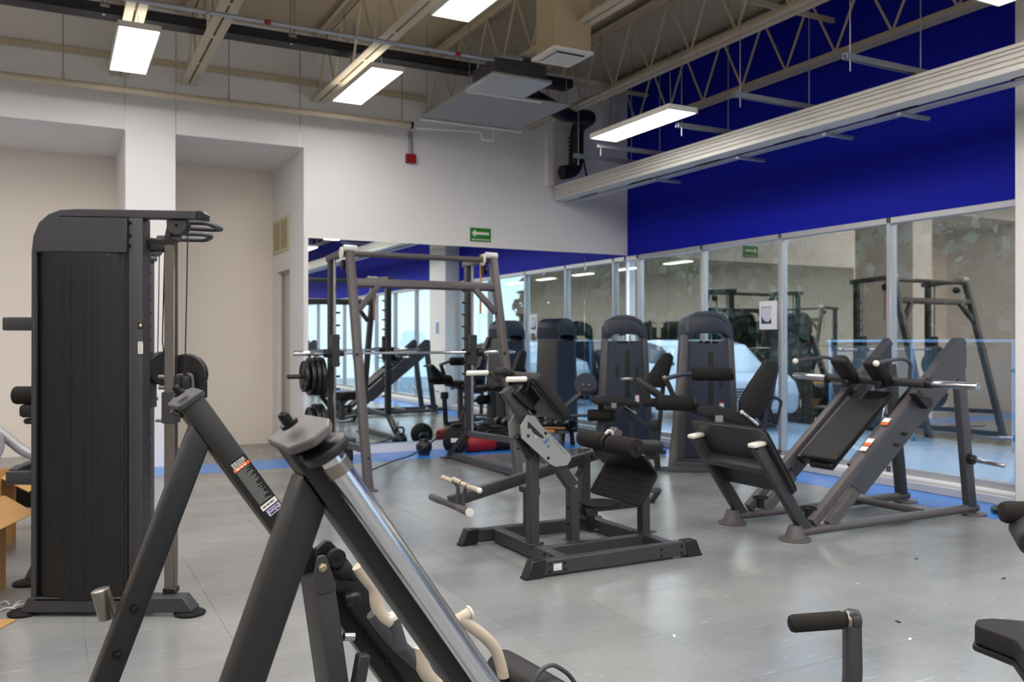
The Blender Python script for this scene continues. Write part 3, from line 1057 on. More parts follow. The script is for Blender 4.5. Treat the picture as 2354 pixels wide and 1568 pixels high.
B().plate([(.001, -.166), (W - .001, -.166), (W - .001, -.150), (.001, -.150)], so, sx, sy, .0016, 0, .002).obj('white_strip', 'label_white', st_)
text_lines(st_, 'strip_print', [(.006, W - .008, -.1595, .0036)], so, sx, sy, .0021, 'ink')
B().plate([(.008, -.190), (W - .002, -.190), (W - .002, -.170), (.008, -.170)], so, sx, sy, .0016).obj('lilac_strip', 'label_lilac', st_)
text_lines(st_, 'lilac_print', [(.013, W - .006, -.176, .003), (.013, W - .006, -.1805, .0012), (.013, W - .006, -.187, .0045)], so, sx, sy, .0021, 'ink')

# carriage that rides between the rails ---------------------------------
yc = .86
B().xz([(.331, .815), (.364, .842), (.378, .836), (.430, .775), (.800, .235), (.740, .215), (.36, .735)], yc + .03, .02, .003, .012).obj('carriage_plate', 'black_metal', le)
B().xz([(.318, .812), (.342, .815), (.374, .722), (.364, .712), (.322, .706), (.308, .733), (.308, .755)], yc - .03, .012, .002, .012).obj('stop_gusset', 'charcoal', le)
bolt(le, (.331, yc - .032, .782), (0, -1, 0), .0135).data = mesh_only(B().lathe([(0, -.1), (1.0, -.1), (1.0, .12), (.72, .14), (.72, .6), (.6, .7), (0, .7)], (0, 0, 0), (0, 0, 1), 6), 'bolt_zinc', 'hex_bolt')
B().beam((.342, yc + .045, .735), (.445, yc + .045, .02), .055, .140, up=(0, 1, 0), bev=.005, n1=(0, 0, 1), seg=2).obj('stop_strut', 'charcoal', le)
B().lathe([(0, 0), (.024, 0), (.026, .003), (.026, .022), (.024, .025), (0, .025)], (.379, yc - .02, .797), (0, 1, 0), 28).obj('roller_wheel', 'rubber', le)
bolt(le, (.379, yc - .021, .797), (0, -1, 0), .006)
bd = V((.05, 0, -.040)).normalized()
B().lathe([(0, 0), (.022, 0), (.026, .006), (.026, .028), (.022, .034), (.0145, .034), (.0135, .048), (.004, .066), (0, .067)], V((.386, yc - .005, .768)), bd, 24).obj('bumper', 'rubber', le)
B().bb(.405, .455, yc - .01, yc + .03, .655, .69, .008).obj('bumper_seat', 'black_metal', le)
B().beam((.462, yc, .512), (.44, yc, .40), .035, .035, up=(0, 1, 0), bev=.004).obj('release_lever', 'charcoal', le)
B().cyl((.40, yc - .01, .575), (.43, yc - .01, .57), .012, seg=12).obj('stop_pin', 'chrome', le)
for x, z in ((.475, .575), (.545, .465)):
    bolt(le, (x, yc + .028, z), (0, -1, 0), .010)
# bent tubes with tan grips
yt = .62
B().tube([(.35, yt, .83), (.372, yt, .795), (.398, yt, .765), (.398, yt, .728), (.412, yt, .693), (.440, yt, .672)], .0165, .03, 14).obj('hand_grip', 'tan_grip', le)
B().tube([(.395, yt + .01, .70), (.46, yt + .01, .61), (.60, yt + .01, .47), (.75, yt + .01, .30)], .019, .05, 14).obj('grip_frame', 'slate', le)
B().cyl((.447, yt, .680), (.467, yt, .600), .0165, .021, 14).obj('grip_stub', 'slate', le)
B().cyl((.444, yt, .678), (.440, yt, .692), .020, seg=16, bev=.004).obj('grip_cap', 'white_cap', le)
B().tube([(.527, yt, .59), (.524, yt, .555), (.540, yt, .52), (.565, yt, .49), (.60, yt, .46)], .019, .03, 14).obj('hand_grip', 'tan_grip', le)
yt = .52
B().tube([(.585, yt, .687), (.662, yt, .625), (.698, yt, .585), (.714, yt, .535), (.722, yt, .50)], .0155, .03, 14).obj('hand_grip', 'tan_grip', le)
B().cyl((.575, yt, .678), (.618, yt, .694), .0145, seg=14, bev=.003).obj('grip_branch', 'tan_grip', le)
B().cyl((.616, yt, .6935), (.622, yt, .6955), .018, seg=16, bev=.002).obj('grip_cap', 'white_cap', le)
B().cyl((.721, yt, .505), (.724, yt, .47), .0165, seg=14).obj('grip_sleeve', 'black_plastic', le)
# backrest pad end at the frame edge
B().xz([(.715, .46), (.755, .515), (.80, .53), (.85, .50), (.95, .36), (.80, .30)], .36, .30, .02, .03, 3).obj('backrest_pad', 'pad', le)
B().tube([(.70, .42, .50), (.715, .42, .485), (.735, .42, .49), (.77, .42, .545), (.81, .42, .555), (.86, .42, .52), (.95, .42, .40)], .006, .02, 8).obj('pad_edge', 'slate', le)
for ya in (.0335, .9655 + .0335):
    B().beam((-.42, ya, .04), (.95, ya, .04), .066, .066, bev=.005).obj('floor_beam', 'black_metal', le)
B().beam((-.40, .03, .05), (-.40, 1.0, .05), .06, .06).obj('floor_cross', 'black_metal', le)
# ================================================================== hip thrust machine, centre
hm = thing('hip_machine', 'black hip machine with a tilted back pad, grey side plate and foot plate', 'gym machine', (3.1, 4.95, 0))
B().bb(2.53, 3.66, 4.468, 4.535, .012, .102, .005).obj('base_rail', 'charcoal', hm)
B().bb(2.55, 3.60, 5.415, 5.482, .012, .102, .005).obj('base_rail', 'charcoal', hm)
for x0, y, sg in ((2.44, 4.462, 1), (2.455, 5.409, 1), (3.745, 4.462, -1)):
    B().xz([(x0, .004), (x0 + sg * .115, .004), (x0 + sg * .115 + sg * .02, .107), (x0 + sg * .045, .107)][::sg], y, .079, .003).obj('end_cap', 'black_plastic', hm)
    B().bb(min(x0 - .008 * sg, x0 + sg * .06), max(x0 - .008 * sg, x0 + sg * .06), y + .005, y + .075, 0, .012, .004).obj('foot_pad', 'rubber', hm)
B().bb(2.695, 2.765, 4.535, 5.415, .012, .100, .004).obj('cross_beam', 'charcoal', hm)
B().bb(3.495, 3.565, 4.535, 5.415, .012, .100, .004).obj('cross_beam', 'charcoal', hm)
B().bb(2.765, 3.495, 4.755, 4.825, .020, .100, .004).obj('centre_beam', 'charcoal', hm)
for x, z in ((2.60, .035), (2.60, .078), (2.665 + .04, .035), (2.705, .078), (3.42, .035), (3.42, .078), (3.58, .035), (3.58, .078)):
    bolt(hm, (x, 4.467, z), (0, -1, 0), .0105, DOME)
for y, z in ((4.62, .038), (4.62, .076), (4.70, .038), (4.70, .076)):
    bolt(hm, (2.694, y, z), (-1, 0, 0), .0105)
lb = B().bb(2.625, 2.680, 4.4665, 4.468, .036, .076).obj('rating_label', 'label_white', hm)
text_lines(lb, 'print', [(2.629, 2.663, .068, .0022), (2.629, 2.640, .062, .0018), (2.629, 2.672, .0505, .0012), (2.629, 2.668, .046, .0012)], (0, 4.4665, 0), (1, 0, 0), (0, 0, 1), .0005, 'ink_soft')
# main post, second post and inclined beam
B().beam((2.722, 4.90, .10), (2.722, 4.90, .80), .070, .065, up=(1, 0, 0), bev=.005).obj('main_post', 'charcoal', hm)
B().bb(2.67, 2.775, 4.84, 4.955, .100, .108, .002).obj('post_flange', 'charcoal', hm)
bolt(hm, (2.765, 4.85, .108), (0, 0, 1), .009)
bolt(hm, (2.765, 4.945, .108), (0, 0, 1), .009)
B().beam((2.990, 4.845, .10), (2.990, 4.845, .455), .070, .070, up=(1, 0, 0), bev=.005, n1=(.6, 0, .8)).obj('front_post', 'charcoal', hm)
B().bb(2.94, 3.04, 4.79, 4.90, .100, .108, .002).obj('post_flange', 'charcoal', hm)
for z in (.21, .32):
    bolt(hm, (2.954, 4.845, z), (-1, 0, 0), .011)
B().beam((2.513, 4.88, 1.095), (2.985, 4.845, .455), .068, .075, up=(.8, 0, .6), bev=.005, seg=2).obj('inclined_beam', 'charcoal', hm)
B().beam((2.600, 4.89, .80), (2.70, 4.89, .655), .05, .05, up=(.8, 0, .6), bev=.005).obj('support_tube', 'black_metal', hm)
# grey side plates
po = [(2.626, .937), (2.680, .925), (2.736, .859), (2.946, .665), (2.949, .639), (2.920, .601), (2.833, .596), (2.787, .620), (2.585, .793), (2.580, .871)]
pl = B().xz(po, 4.795, .010, .0015, .012).obj('side_plate', 'plate_grey', hm, 'grey steel plate with a blue emblem')
B().xz(po, 4.955, .010, .0015, .012).obj('side_plate', 'plate_grey', hm)
B().xz([(2.630, .897), (2.628, .850), (2.650, .853), (2.668, .822), (2.733, .782), (2.748, .790)], 4.793, .003, 0, .004).obj('slot', 'black_metal', pl)
for x, z in ((2.632, .805), (2.759, .816), (2.778, .657)):
    bolt(hm, (x, 4.794, z), (0, -1, 0), .0105, DOME)
bolt(hm, (2.686, 4.794, .797), (0, -1, 0), .006).data = mesh_only(B().lathe([(0, -.1), (1, -.1), (1, .2), (0, .3)], (0, 0, 0), (0, 0, 1), 12), 'white_cap', 'white_stud')
for c, r, k in (((2.752, .757), .011, 1), ((2.770, .771), .012, 1), ((2.777, .731), .010, 1.5)):
    B().lathe([(r * .45, 0), (r, 0), (r, .0012), (r * .45, .0012), (r * .45, 0)], (c[0], 4.7945, c[1]), (0, -1, 0), 16).obj('emblem', 'logo_blue', pl)
ex_ = V((.71, 0, -.705))
text_lines(pl, 'maker_print', [(0, .145, -.004, .008)], (2.812, 4.7945, .772), ex_, (.705, 0, .71), .001, 'ink_soft')
# back pad on its tray
pa, pb = V((2.600, 4.86, 1.165)), V((2.835, 4.86, .905))
ex_ = (pb - pa).normalized()
nn = V((-ex_.z, 0, ex_.x))
pe = V((0, 1, 0))
Lp = (pb - pa).length
B().plate([(0, -.19), (Lp, -.19), (Lp, .19), (0, .19)], pa, ex_, pe, .068, .018, .03, 3).obj('back_pad', 'pad', hm)
B().plate([(.01, -.17), (Lp - .01, -.17), (Lp - .01, .17), (.01, .17)], pa - nn * .012, ex_, pe, .012, .003, .03).obj('pad_tray', 'black_metal', hm)
B().plate([(.03, -.16), (Lp - .03, -.16), (Lp - .03, -.145), (.03, -.145)], pa - nn * .03, ex_, pe, .018, .003).obj('tray_rib', 'black_metal', hm)
B().plate([(.03, .145), (Lp - .03, .145), (Lp - .03, .16), (.03, .16)], pa - nn * .03, ex_, pe, .018, .003).obj('tray_rib', 'black_metal', hm)
B().xz([(2.535, 1.07), (2.615, 1.135), (2.72, 1.03), (2.66, .96)], 4.80, .16, .006).obj('pad_bracket', 'black_metal', hm)
B().box((2.585, 5.04, 1.195), (.09, .14, .05), .014, Matrix.Rotation(R(25), 3, 'Y'), 2).obj('head_pad', 'pad', hm)
for y, xa, xb, z in ((4.69, 2.425, 2.560, 1.167), (5.10, 2.350, 2.500, 1.193)):
    B().cyl((xa, y, z), (xb, y, z), .0165, seg=18, bev=.004).obj('hand_grip', 'white_cap', hm)
    B().tube([(xb, y, z), (xb + .03, y, z - .01), (2.60, y + (4.88 - y) * .35, 1.09), (2.60, 4.89, 1.06)], .012, .03, 10).obj('grip_tube', 'black_metal', hm)
# roller pads
for ya, yb in ((4.555, 4.865), (4.945, 5.255)):
    xm = 3.29 + (ya - 4.55) * .06
    B().cyl((xm, ya, .715), (xm + .018, yb, .712), .062, seg=28, bev=.008).obj('roller_pad', 'foam', hm)
B().cyl((3.295, 4.54, .715), (3.335, 5.27, .712), .014, seg=12).obj('roller_axle', 'black_metal', hm)
B().ring((3.312, 4.905, .714), (.05, 1, 0), .058, .010, 24, 8).obj('roller_strap', 'black_plastic', hm)
B().tube([(3.285, 4.90, .775), (3.30, 4.89, .800), (3.325, 4.885, .790), (3.335, 4.88, .745)], .010, .01, 8).obj('tie', 'bag_clear', hm)
B().box((3.365, 4.91, .775), (.065, .07, .06), .003, Matrix.Rotation(R(35), 3, 'Y')).obj('roller_block', 'graphite', hm)
B().beam((3.36, 4.91, .76), (3.46, 4.91, .56), .05, .05, up=(0, 1, 0)).obj('roller_stem', 'black_metal', hm)
# folded rubber foot plate
fe, fn = V((.575, 0, .818)), V((0, 1, 0))
fo = V((3.315, 4.56, .345))
B().plate([(0, 0), (.245, 0), (.245, .60), (0, .60)], fo, fe, fn, -.022, .006, .035, 2).obj('foot_plate', 'rubber', hm)
rb = B()
for k in range(5):
    for j in range(24):
        rb.plate([(.035 + .043 * k, .03 + .0225 * j), (.043 + .043 * k, .036 + .0225 * j), (.035 + .043 * k, .042 + .0225 * j)], fo - V((.818, 0, -.575)) * .0, fe, fn, .0026)
rb.obj('tread', 'rubber', hm, stuff=True)
B().beam((3.445, 4.56, .545), (3.345, 4.56, .66), .004, .02, up=(0, 1, 0), bev=0).xz([(3.445, .535), (3.462, .548), (3.36, .672), (3.338, .662)], 4.56, .62, .003).obj('plate_upper', 'black_metal', hm)
for s, t in ((.185, .17), (.075, .17), (.085, .42)):
    p = fo + fe * s + fn * t + V((-.818, 0, .575)) * .001
    bolt(hm, p, (-.818, 0, .575), .008, DOME)
# round standing plate and its supports
dk = B()
dk.lathe([(0, 0), (.125, 0), (.13, .006), (.13, .016), (.125, .02), (0, .02)], (3.17, 4.80, .325), (0, 0, 1), 28)
dk.obj('standing_plate', 'rubber', hm)
B().bb(3.08, 3.55, 4.82, 4.88, .275, .325, .004).obj('plate_arm', 'black_metal', hm)
B().bb(3.05, 3.14, 4.77, 4.86, .26, .32, .006).obj('plate_hub', 'black_metal', hm)
B().beam((3.553, 4.84, .10), (3.553, 4.84, .42), .065, .068, up=(1, 0, 0)).obj('rear_post', 'charcoal', hm)
B().bb(3.50, 3.62, 4.78, 4.90, .100, .108, .002).obj('post_flange', 'charcoal', hm)
B().beam((3.26, 5.05, .10), (3.26, 5.05, .28), .05, .05, up=(1, 0, 0)).bb(3.22, 3.30, 5.0, 5.1, .100, .108).obj('plate_post', 'black_metal', hm)
# lever arm on the far side
B().beam((2.315, 5.30, .335), (3.48, 5.30, .585), .055, .075, up=(0, 0, 1), bev=.005, seg=2).obj('lever_arm', 'charcoal', hm)
B().beam((3.43, 5.40, .10), (3.43, 5.40, .62), .075, .07, up=(1, 0, 0)).obj('lever_post', 'charcoal', hm)
B().cyl((3.43, 5.25, .575), (3.43, 5.45, .575), .022, seg=16).obj('lever_pivot', 'black_metal', hm)
B().bb(2.955, 2.995, 5.43, 5.465, .10, .33, .003).obj('rest_post', 'charcoal', hm)
B().bb(2.925, 2.995, 5.28, 5.47, .33, .375, .004).obj('rest_block', 'black_plastic', hm)
B().cyl((3.30, 5.30, .43), (3.37, 5.30, .53), .018, seg=14).obj('damper', 'black_plastic', hm)
B().cyl((2.305, 4.975, .325), (2.305, 5.575, .325), .0215, seg=18).obj('lever_bar', 'slate', hm)
for y0_, y1_ in ((4.965, 5.13), (5.43, 5.585)):
    B().cyl((2.305, y0_, .325), (2.305, y1_, .325), .0245, seg=18, bev=.004).obj('bar_grip', 'graphite', hm)
B().lathe([(0, 0), (.008, 0), (.008, .004), (.026, .004), (.028, .008), (.028, .016), (0, .016)], (2.305, 4.950, .325), (0, 1, 0), 20).obj('bar_cap', 'white_cap', hm)
for y, sg in ((5.20, 1), (5.10, -1)):
    B().tube([(2.325, y, .34), (2.335, y, .44), (2.33, y + sg * .03, .47), (2.325, y + sg * .06, .475)], .013, .04, 10).obj('handle_stem', 'slate', hm)
    B().cyl((2.335, y + sg * .02, .470), (2.325, y + sg * .24, .478), .0165, seg=14, bev=.004).obj('handle_grip', 'tan_grip', hm)
B().cyl((2.33, 5.06, .476), (2.315, 5.24, .496), .016, seg=14, bev=.004).obj('handle_grip', 'tan_grip', hm)
B().ring((2.326, 5.12, .483), (0, 1, 0), .016, .004, 16, 6).obj('grip_clamp', 'black_metal', hm)
B().ball((2.325, 4.862, .476), .019, 12).obj('grip_end', 'white_cap', hm)
# ================================================================== hack squat, right
hs_ = thing('hack_squat', 'graphite hack squat with an inclined back pad and a raised foot plate', 'gym machine', (5.6, 4.82, 0))
for y, far in ((4.50, 0), (5.14, 1)):
    yo = y
    # floor tube, front shoe, rear disc
    B().cyl((4.60, yo, .055), (6.60, yo, .055), .034, seg=18).obj('base_tube', 'graphite', hs_)
    B().lathe([(0, 0), (.105, 0), (.108, .008), (.105, .016), (.075, .020), (.045, .105), (0, .105)], (4.61, yo, 0), (0, 0, 1), 24).obj('front_shoe', 'graphite', hs_)
    B().lathe([(0, 0), (.098, 0), (.102, .006), (.098, .014), (0, .016)], (6.57, yo, 0), (0, 0, 1), 24).obj('rear_disc', 'graphite', hs_)
    # arm of the foot plate
    ad_ = V((-.43, 0, .62)).normalized()
    a0, a1 = V((4.705, yo, .06)), V((4.255, yo, .675))
    B().beam(a0, a1, .055, .085, up=(.82, 0, .57), bev=.006, seg=2).obj('plate_arm', 'charcoal', hs_)
    B().box(a1 + V((.0, 0, .018)), (.115, .075, .030), .012, Matrix.Rotation(R(-8), 3, 'Y'), 2).obj('arm_cap', 'white_cap', hs_)
    # inclined rail and its short stub
    B().beam((4.770, yo, .105), (6.30, yo, 1.345), .060, .070, up=(-.63, 0, .777), bev=.005, seg=2).obj('guide_rail', 'graphite', hs_)
    B().beam((4.935, yo, .07), (5.235, yo, .325), .055, .085, up=(-.63, 0, .777), bev=.005).obj('lower_stub', 'graphite', hs_)
    # side panel
    yp = yo - .035 if not far else yo + .025
    B().xz([(5.175, .42), (5.125, .362), (5.265, .268), (6.435, 1.19), (6.430, 1.395), (6.400, 1.425), (6.335, 1.425)], yp, .010, .002, .012).obj('side_panel', 'slate', hs_)
    B().beam((5.185, yo, .40), (6.36, yo, 1.40), .062, .075, up=(-.63, 0, .777), bev=.006, seg=2).obj('upper_rail', 'slate', hs_)
    # rear upright
    B().beam((6.525, yo, .05), (6.375, yo, 1.20), .062, .095, up=(1, 0, 0), bev=.006, seg=2).obj('rear_upright', 'slate' if not far else 'charcoal', hs_)
    sgn = -1 if not far else 1
    B().cyl((6.47, yo + sgn * .03, .46), (6.47, yo + sgn * .075, .455), .040, seg=18, bev=.004).obj('horn_collar', 'black_metal', hs_)
    B().cyl((6.47, yo + sgn * .07, .455), (6.47, yo + sgn * .33, .44), .018, seg=16, bev=.003).obj('storage_horn', 'chrome', hs_)
# near stickers on the rail
for x, z, m in ((5.30, .63, 'label_white'), (5.345, .665, 'label_orange'), (5.365, .685, 'label_white'), (5.53, .81, 'label_orange'), (5.545, .83, 'label_white')):
    B().box((x, 4.50, z - .025), (.045, .060, .002), 0, Matrix.Rotation(R(-39), 3, 'Y')).obj('rail_label', m, hs_)
for y in (4.58, 5.06):
    B().ring((4.80, y - .02, .20), (0, 0, 1), .055, .007, 20, 6).obj('bumper_ring', 'rubber', hs_)
    B().cyl((4.80, y - .02, .12), (4.80, y - .02, .19), .03, seg=14).obj('bumper_post', 'black_metal', hs_)
B().cyl((5.95, 4.50, .075), (5.95, 5.14, .075), .028, seg=14).obj('base_cross', 'graphite', hs_)
# foot plate: tilted rubber board on a cross bar
fd = V((.40, 0, -.60)).normalized()
fw = V((0, 1, 0))
fo = V((4.255, 4.43, .800))
B().plate([(0, 0), (.56, 0), (.56, .78), (0, .78)], fo, fd, fw, .020, .005, .07, 2).obj('foot_board', 'rubber', hs_)
B().plate([(.0, .0), (.56, .0), (.56, .78), (.0, .78)], fo - V((.83, 0, .55)) * .012, fd, fw, .011, .003, .07).obj('board_back', 'charcoal', hs_)
B().beam((4.36, 4.50, .52), (4.36, 5.14, .52), .05, .085, up=(.83, 0, .55), bev=.006, seg=2).obj('board_bar', 'charcoal', hs_)
# sled: back pad, shoulder pads, handles, loading bar
px0, px1 = V((5.150, 0, .535)), V((5.700, 0, .965))
pd = (px1 - px0).normalized()
B().plate([(0, 4.655), (.70, 4.655), (.70, 5.01), (0, 5.01)], V((px0.x, 0, px0.z)) - V((-pd.z, 0, pd.x)) * .03, pd, fw, -.05, .016, .03, 3).obj('back_pad', 'pad', hs_)
B().beam(px0 + V((.05, 4.82, -.10)), px0 + pd * .86 + V((.05, 4.82, -.08)), .22, .05, up=(-.6, 0, .77)).obj('sled_frame', 'black_metal', hs_)
for y in (4.575, 5.065):
    B().beam(px0 + V((.10, y, -.08)), px0 + pd * .92 + V((.10, y, -.06)), .045, .08, up=(-.6, 0, .77)).obj('sled_runner', 'black_metal', hs_)
B().cyl((5.80, 4.35, 1.08), (5.80, 5.27, 1.09), .034, seg=18).obj('sled_axle', 'charcoal', hs_)
B().cyl((5.80, 3.94, 1.076), (5.80, 4.33, 1.08), .026, seg=20, bev=.004).obj('weight_sleeve', 'chrome', hs_)
B().cyl((5.80, 5.29, 1.09), (5.80, 5.67, 1.094), .026, seg=20, bev=.004).obj('weight_sleeve', 'chrome', hs_)
for y in (4.33, 5.29):
    B().cyl((5.80, y - .012, 1.085), (5.80, y + .012, 1.085), .042, seg=18, bev=.003).obj('sleeve_collar', 'black_metal', hs_)
for y, z in ((4.68, 1.13), (5.00, 1.145)):
    B().plate([(-.13, -.075), (.10, -.075), (.13, 0), (.10, .075), (-.13, .075)], V((5.62, y, z)) + V((.02, 0, .0)), V((.60, 0, -.66)).normalized(), (0, 1, 0), .085, .028, .05, 3).obj('shoulder_pad', 'pad', hs_)
    B().beam((5.66, y, 1.06), (5.80, y, 1.07), .06, .06).obj('pad_arm', 'black_metal', hs_)
    B().cyl((5.665, y + .03, 1.175), (5.69, y + .03, 1.235), .026, seg=16, bev=.010).obj('pad_knob', 'white_cap', hs_)
for y, s in ((4.47, -1), (5.20, 1)):
    B().tube([(5.79, y - s * .02, 1.10), (5.78, y, 1.24), (5.68, y, 1.27), (5.36, y + s * .03, 1.235)], .015, .05, 12).obj('sled_handle', 'slate', hs_)
    B().ball((5.36, y + s * .03, 1.235), .024, 14).obj('handle_knob', 'white_cap', hs_)
B().beam((5.74, 4.42, 1.02), (5.88, 4.42, .90), .05, .07, up=(0, 1, 0)).cyl((5.90, 4.44, .93), (5.90, 4.40, .93), .04, seg=14).obj('catch_lever', 'black_metal', hs_)
for z, x in ((.70, 5.68), (.62, 5.60)):
    B().cyl((x, 4.43, z), (x, 4.47, z), .012, seg=10).beam((x - .03, 4.435, z), (x + .03, 4.435, z + .01), .01, .012).obj('stop_lever', 'black_metal', hs_)
# ================================================================== smith machine, back
sm = thing('smith_machine', 'graphite smith machine with a chrome barbell in front of the mirror', 'gym machine', (3.4, 8.7, 0))
for x in (2.60, 4.19):
    sg = -1 if x < 3 else 1
    B().beam((x, 7.83, .0), (x, 8.43, 2.30), .078, .082, up=(0, 1, 0), bev=.007, n0=(0, 0, 1), n1=(0, 0, 1), seg=2).obj('front_leg', 'graphite', sm)
    B().bb(x - .07, x + .07, 7.76, 7.90, 0, .016, .003).obj('foot_plate', 'graphite', sm)
    B().beam((x, 8.155, 1.235), (x, 8.172, 1.30), .080, .084, up=(0, 1, 0), bev=.004).obj('joint_band', 'graphite', sm)
    bolt(sm, (x - .02, 8.11, 1.27), (0, -1, .26), .014)
    bolt(sm, (x + .01, 7.865, .30), (0, -1, .26), .014)
    B().beam((x, 9.06, .32), (x, 9.06, 2.27), .075, .075, up=(0, 1, 0), bev=.006).obj('rear_upright', 'charcoal', sm)
    B().beam((x, 9.16, 2.275), (x, 8.40, 2.305), .075, .065, bev=.006).obj('top_beam', 'graphite', sm)
    B().beam((x, 9.10, .345), (x, 7.93, .375), .060, .062, bev=.006).obj('side_brace', 'slate', sm)
    B().beam((x, 9.09, .34), (x, 9.56, .03), .065, .085, up=(0, 1, 1), bev=.006, n1=(0, 0, 1)).obj('rear_stub', 'black_metal', sm)
    B().beam((x, 9.60, .05), (x, 7.86, .05), .060, .075, bev=.006).obj('base_beam', 'slate', sm)
    B().bb(x - .09, x + .09, 9.50, 9.66, 0, .012, .003).obj('base_plate', 'black_metal', sm)
    B().cyl((x, 8.945, .35), (x, 8.945, 2.28), .015, seg=14).obj('guide_rod', 'chrome', sm)
    for k in range(11):
        z = .62 + k * .135
        B().cyl((x - sg * .035, 9.04, z), (x - sg * .085, 9.04, z), .011, seg=8).obj('rest_peg', 'black_metal', sm)
    # carriage of the bar
    B().bb(x - .045, x + .045, 8.91, 8.985, 1.13, 1.47, .006).obj('bar_carriage', 'charcoal', sm)
    B().cyl((x + sg * .045, 8.93, 1.272), (x + sg * .12, 8.93, 1.272), .045, seg=18, bev=.006).obj('bar_collar', 'black_metal', sm)
    B().cyl((x - sg * .05, 8.93, 1.272), (x - sg * .09, 8.93, 1.272), .032, seg=16, bev=.004).obj('bar_hook', 'black_metal', sm)
    # wrapped pulleys on top
    xd = 2.535 if x < 3 else 4.10
    B().lathe([(0, 0), (.058, 0), (.065, .006), (.058, .014), (0, .016)], (xd, 8.47, 2.275), (-1, 0, 0), 24).obj('pulley_cap', 'white_cap', sm)
    B().cyl((xd, 8.43, 2.325), (xd + .14, 8.43, 2.315), .033, .040, 16, .01).obj('wrapped_pulley', 'bag_clear', sm)
    B().cyl((xd + .03, 8.58, 2.17), (xd + .08, 8.58, 2.17), .05, seg=16).obj('lower_pulley', 'black_plastic', sm)
B().cyl((2.62, 8.47, 2.275), (4.17, 8.47, 2.275), .030, seg=18).obj('pull_up_bar', 'graphite', sm)
B().beam((2.63, 8.345, 1.975), (4.16, 8.345, 1.975), .070, .078, up=(0, .25, 1), bev=.006, seg=2).obj('cross_beam', 'graphite', sm)
for xa, xb in ((2.64, 2.86), (4.15, 3.93)):
    B().beam((xa, 8.275, 1.70), (xb, 8.335, 1.95), .055, .060, up=(0, 1, 0), bev=.005, seg=2).obj('corner_brace', 'graphite', sm)
B().cyl((2.50, 8.93, 1.272), (4.30, 8.93, 1.272), .0145, seg=14).obj('barbell', 'chrome', sm)
for xa, xb in ((2.165, 2.49), (4.31, 4.72)):
    B().cyl((xa, 8.93, 1.272), (xb, 8.93, 1.272), .0255, seg=18, bev=.003).obj('bar_sleeve', 'chrome', sm)
for z in (1.03, .545):
    B().cyl((2.56, 9.06, z), (2.13, 9.06, z), .024, seg=14, bev=.004).obj('plate_horn', 'black_metal', sm)
# orange strap on the right hand pulley
B().tube([(4.06, 8.46, 2.315), (4.10, 8.52, 2.33), (4.13, 8.6, 2.27), (4.135, 8.62, 1.70)], .012, .03, 6).obj('strap', 'wood', sm)


def weight_plate(x, y, z, r, t, label):
    w = thing('weight_plate', label, 'weight plate', (x, y, z), group='weight plates stored on the smith machine', world=False)
    B().lathe([(.027, 0), (.06, 0), (.065, .004), (r * .40, .010), (r * .82, .010), (r * .86, 0), (r * .98, 0), (r, .006), (r, t - .006), (r * .98, t), (r * .86, t), (r * .82, t - .010), (r * .40, t - .010), (.065, t - .004), (.06, t), (.027, t), (.027, 0)], (0, 0, 0), (-1, 0, 0), 36).obj('disc', 'iron', w)
    for k in range(3):
        a = k * 2.094 + .4
        B().lathe([(0, 0), (r * .11, 0), (r * .13, .004), (r * .08, .006), (0, .006)], (-t + .008, r * .6 * math.cos(a), r * .6 * math.sin(a)), (-1, 0, 0), 14).obj('grip_slot', 'rubber', w)
    return w


for z, tag_, rs in ((1.03, 'upper', (.205, .205, .20, .165)), (.545, 'lower', (.20, .20, .165))):
    x = 2.50
    for k, r_ in enumerate(rs):
        weight_plate(x, 9.06, z, r_, .042, 'black iron weight plate on the %s smith machine horn, %s' % (tag_, ('innermost', 'second from the upright', 'third from the upright', 'outermost and smallest')[k] if not (tag_ == 'lower' and k == 2) else 'outermost of three'))
        x -= .055

# black rope running from the machine to the bags
single(B().tube([(2.70, 8.05, .16), (3.35, 9.2, .07), (3.75, 9.75, .03), (4.0, 9.85, .12), (4.13, 9.64, .30)], .009, .2, 8), 'gym_rope', 'black_plastic', 'thin black rope sagging from the smith machine to the bags', 'rope')
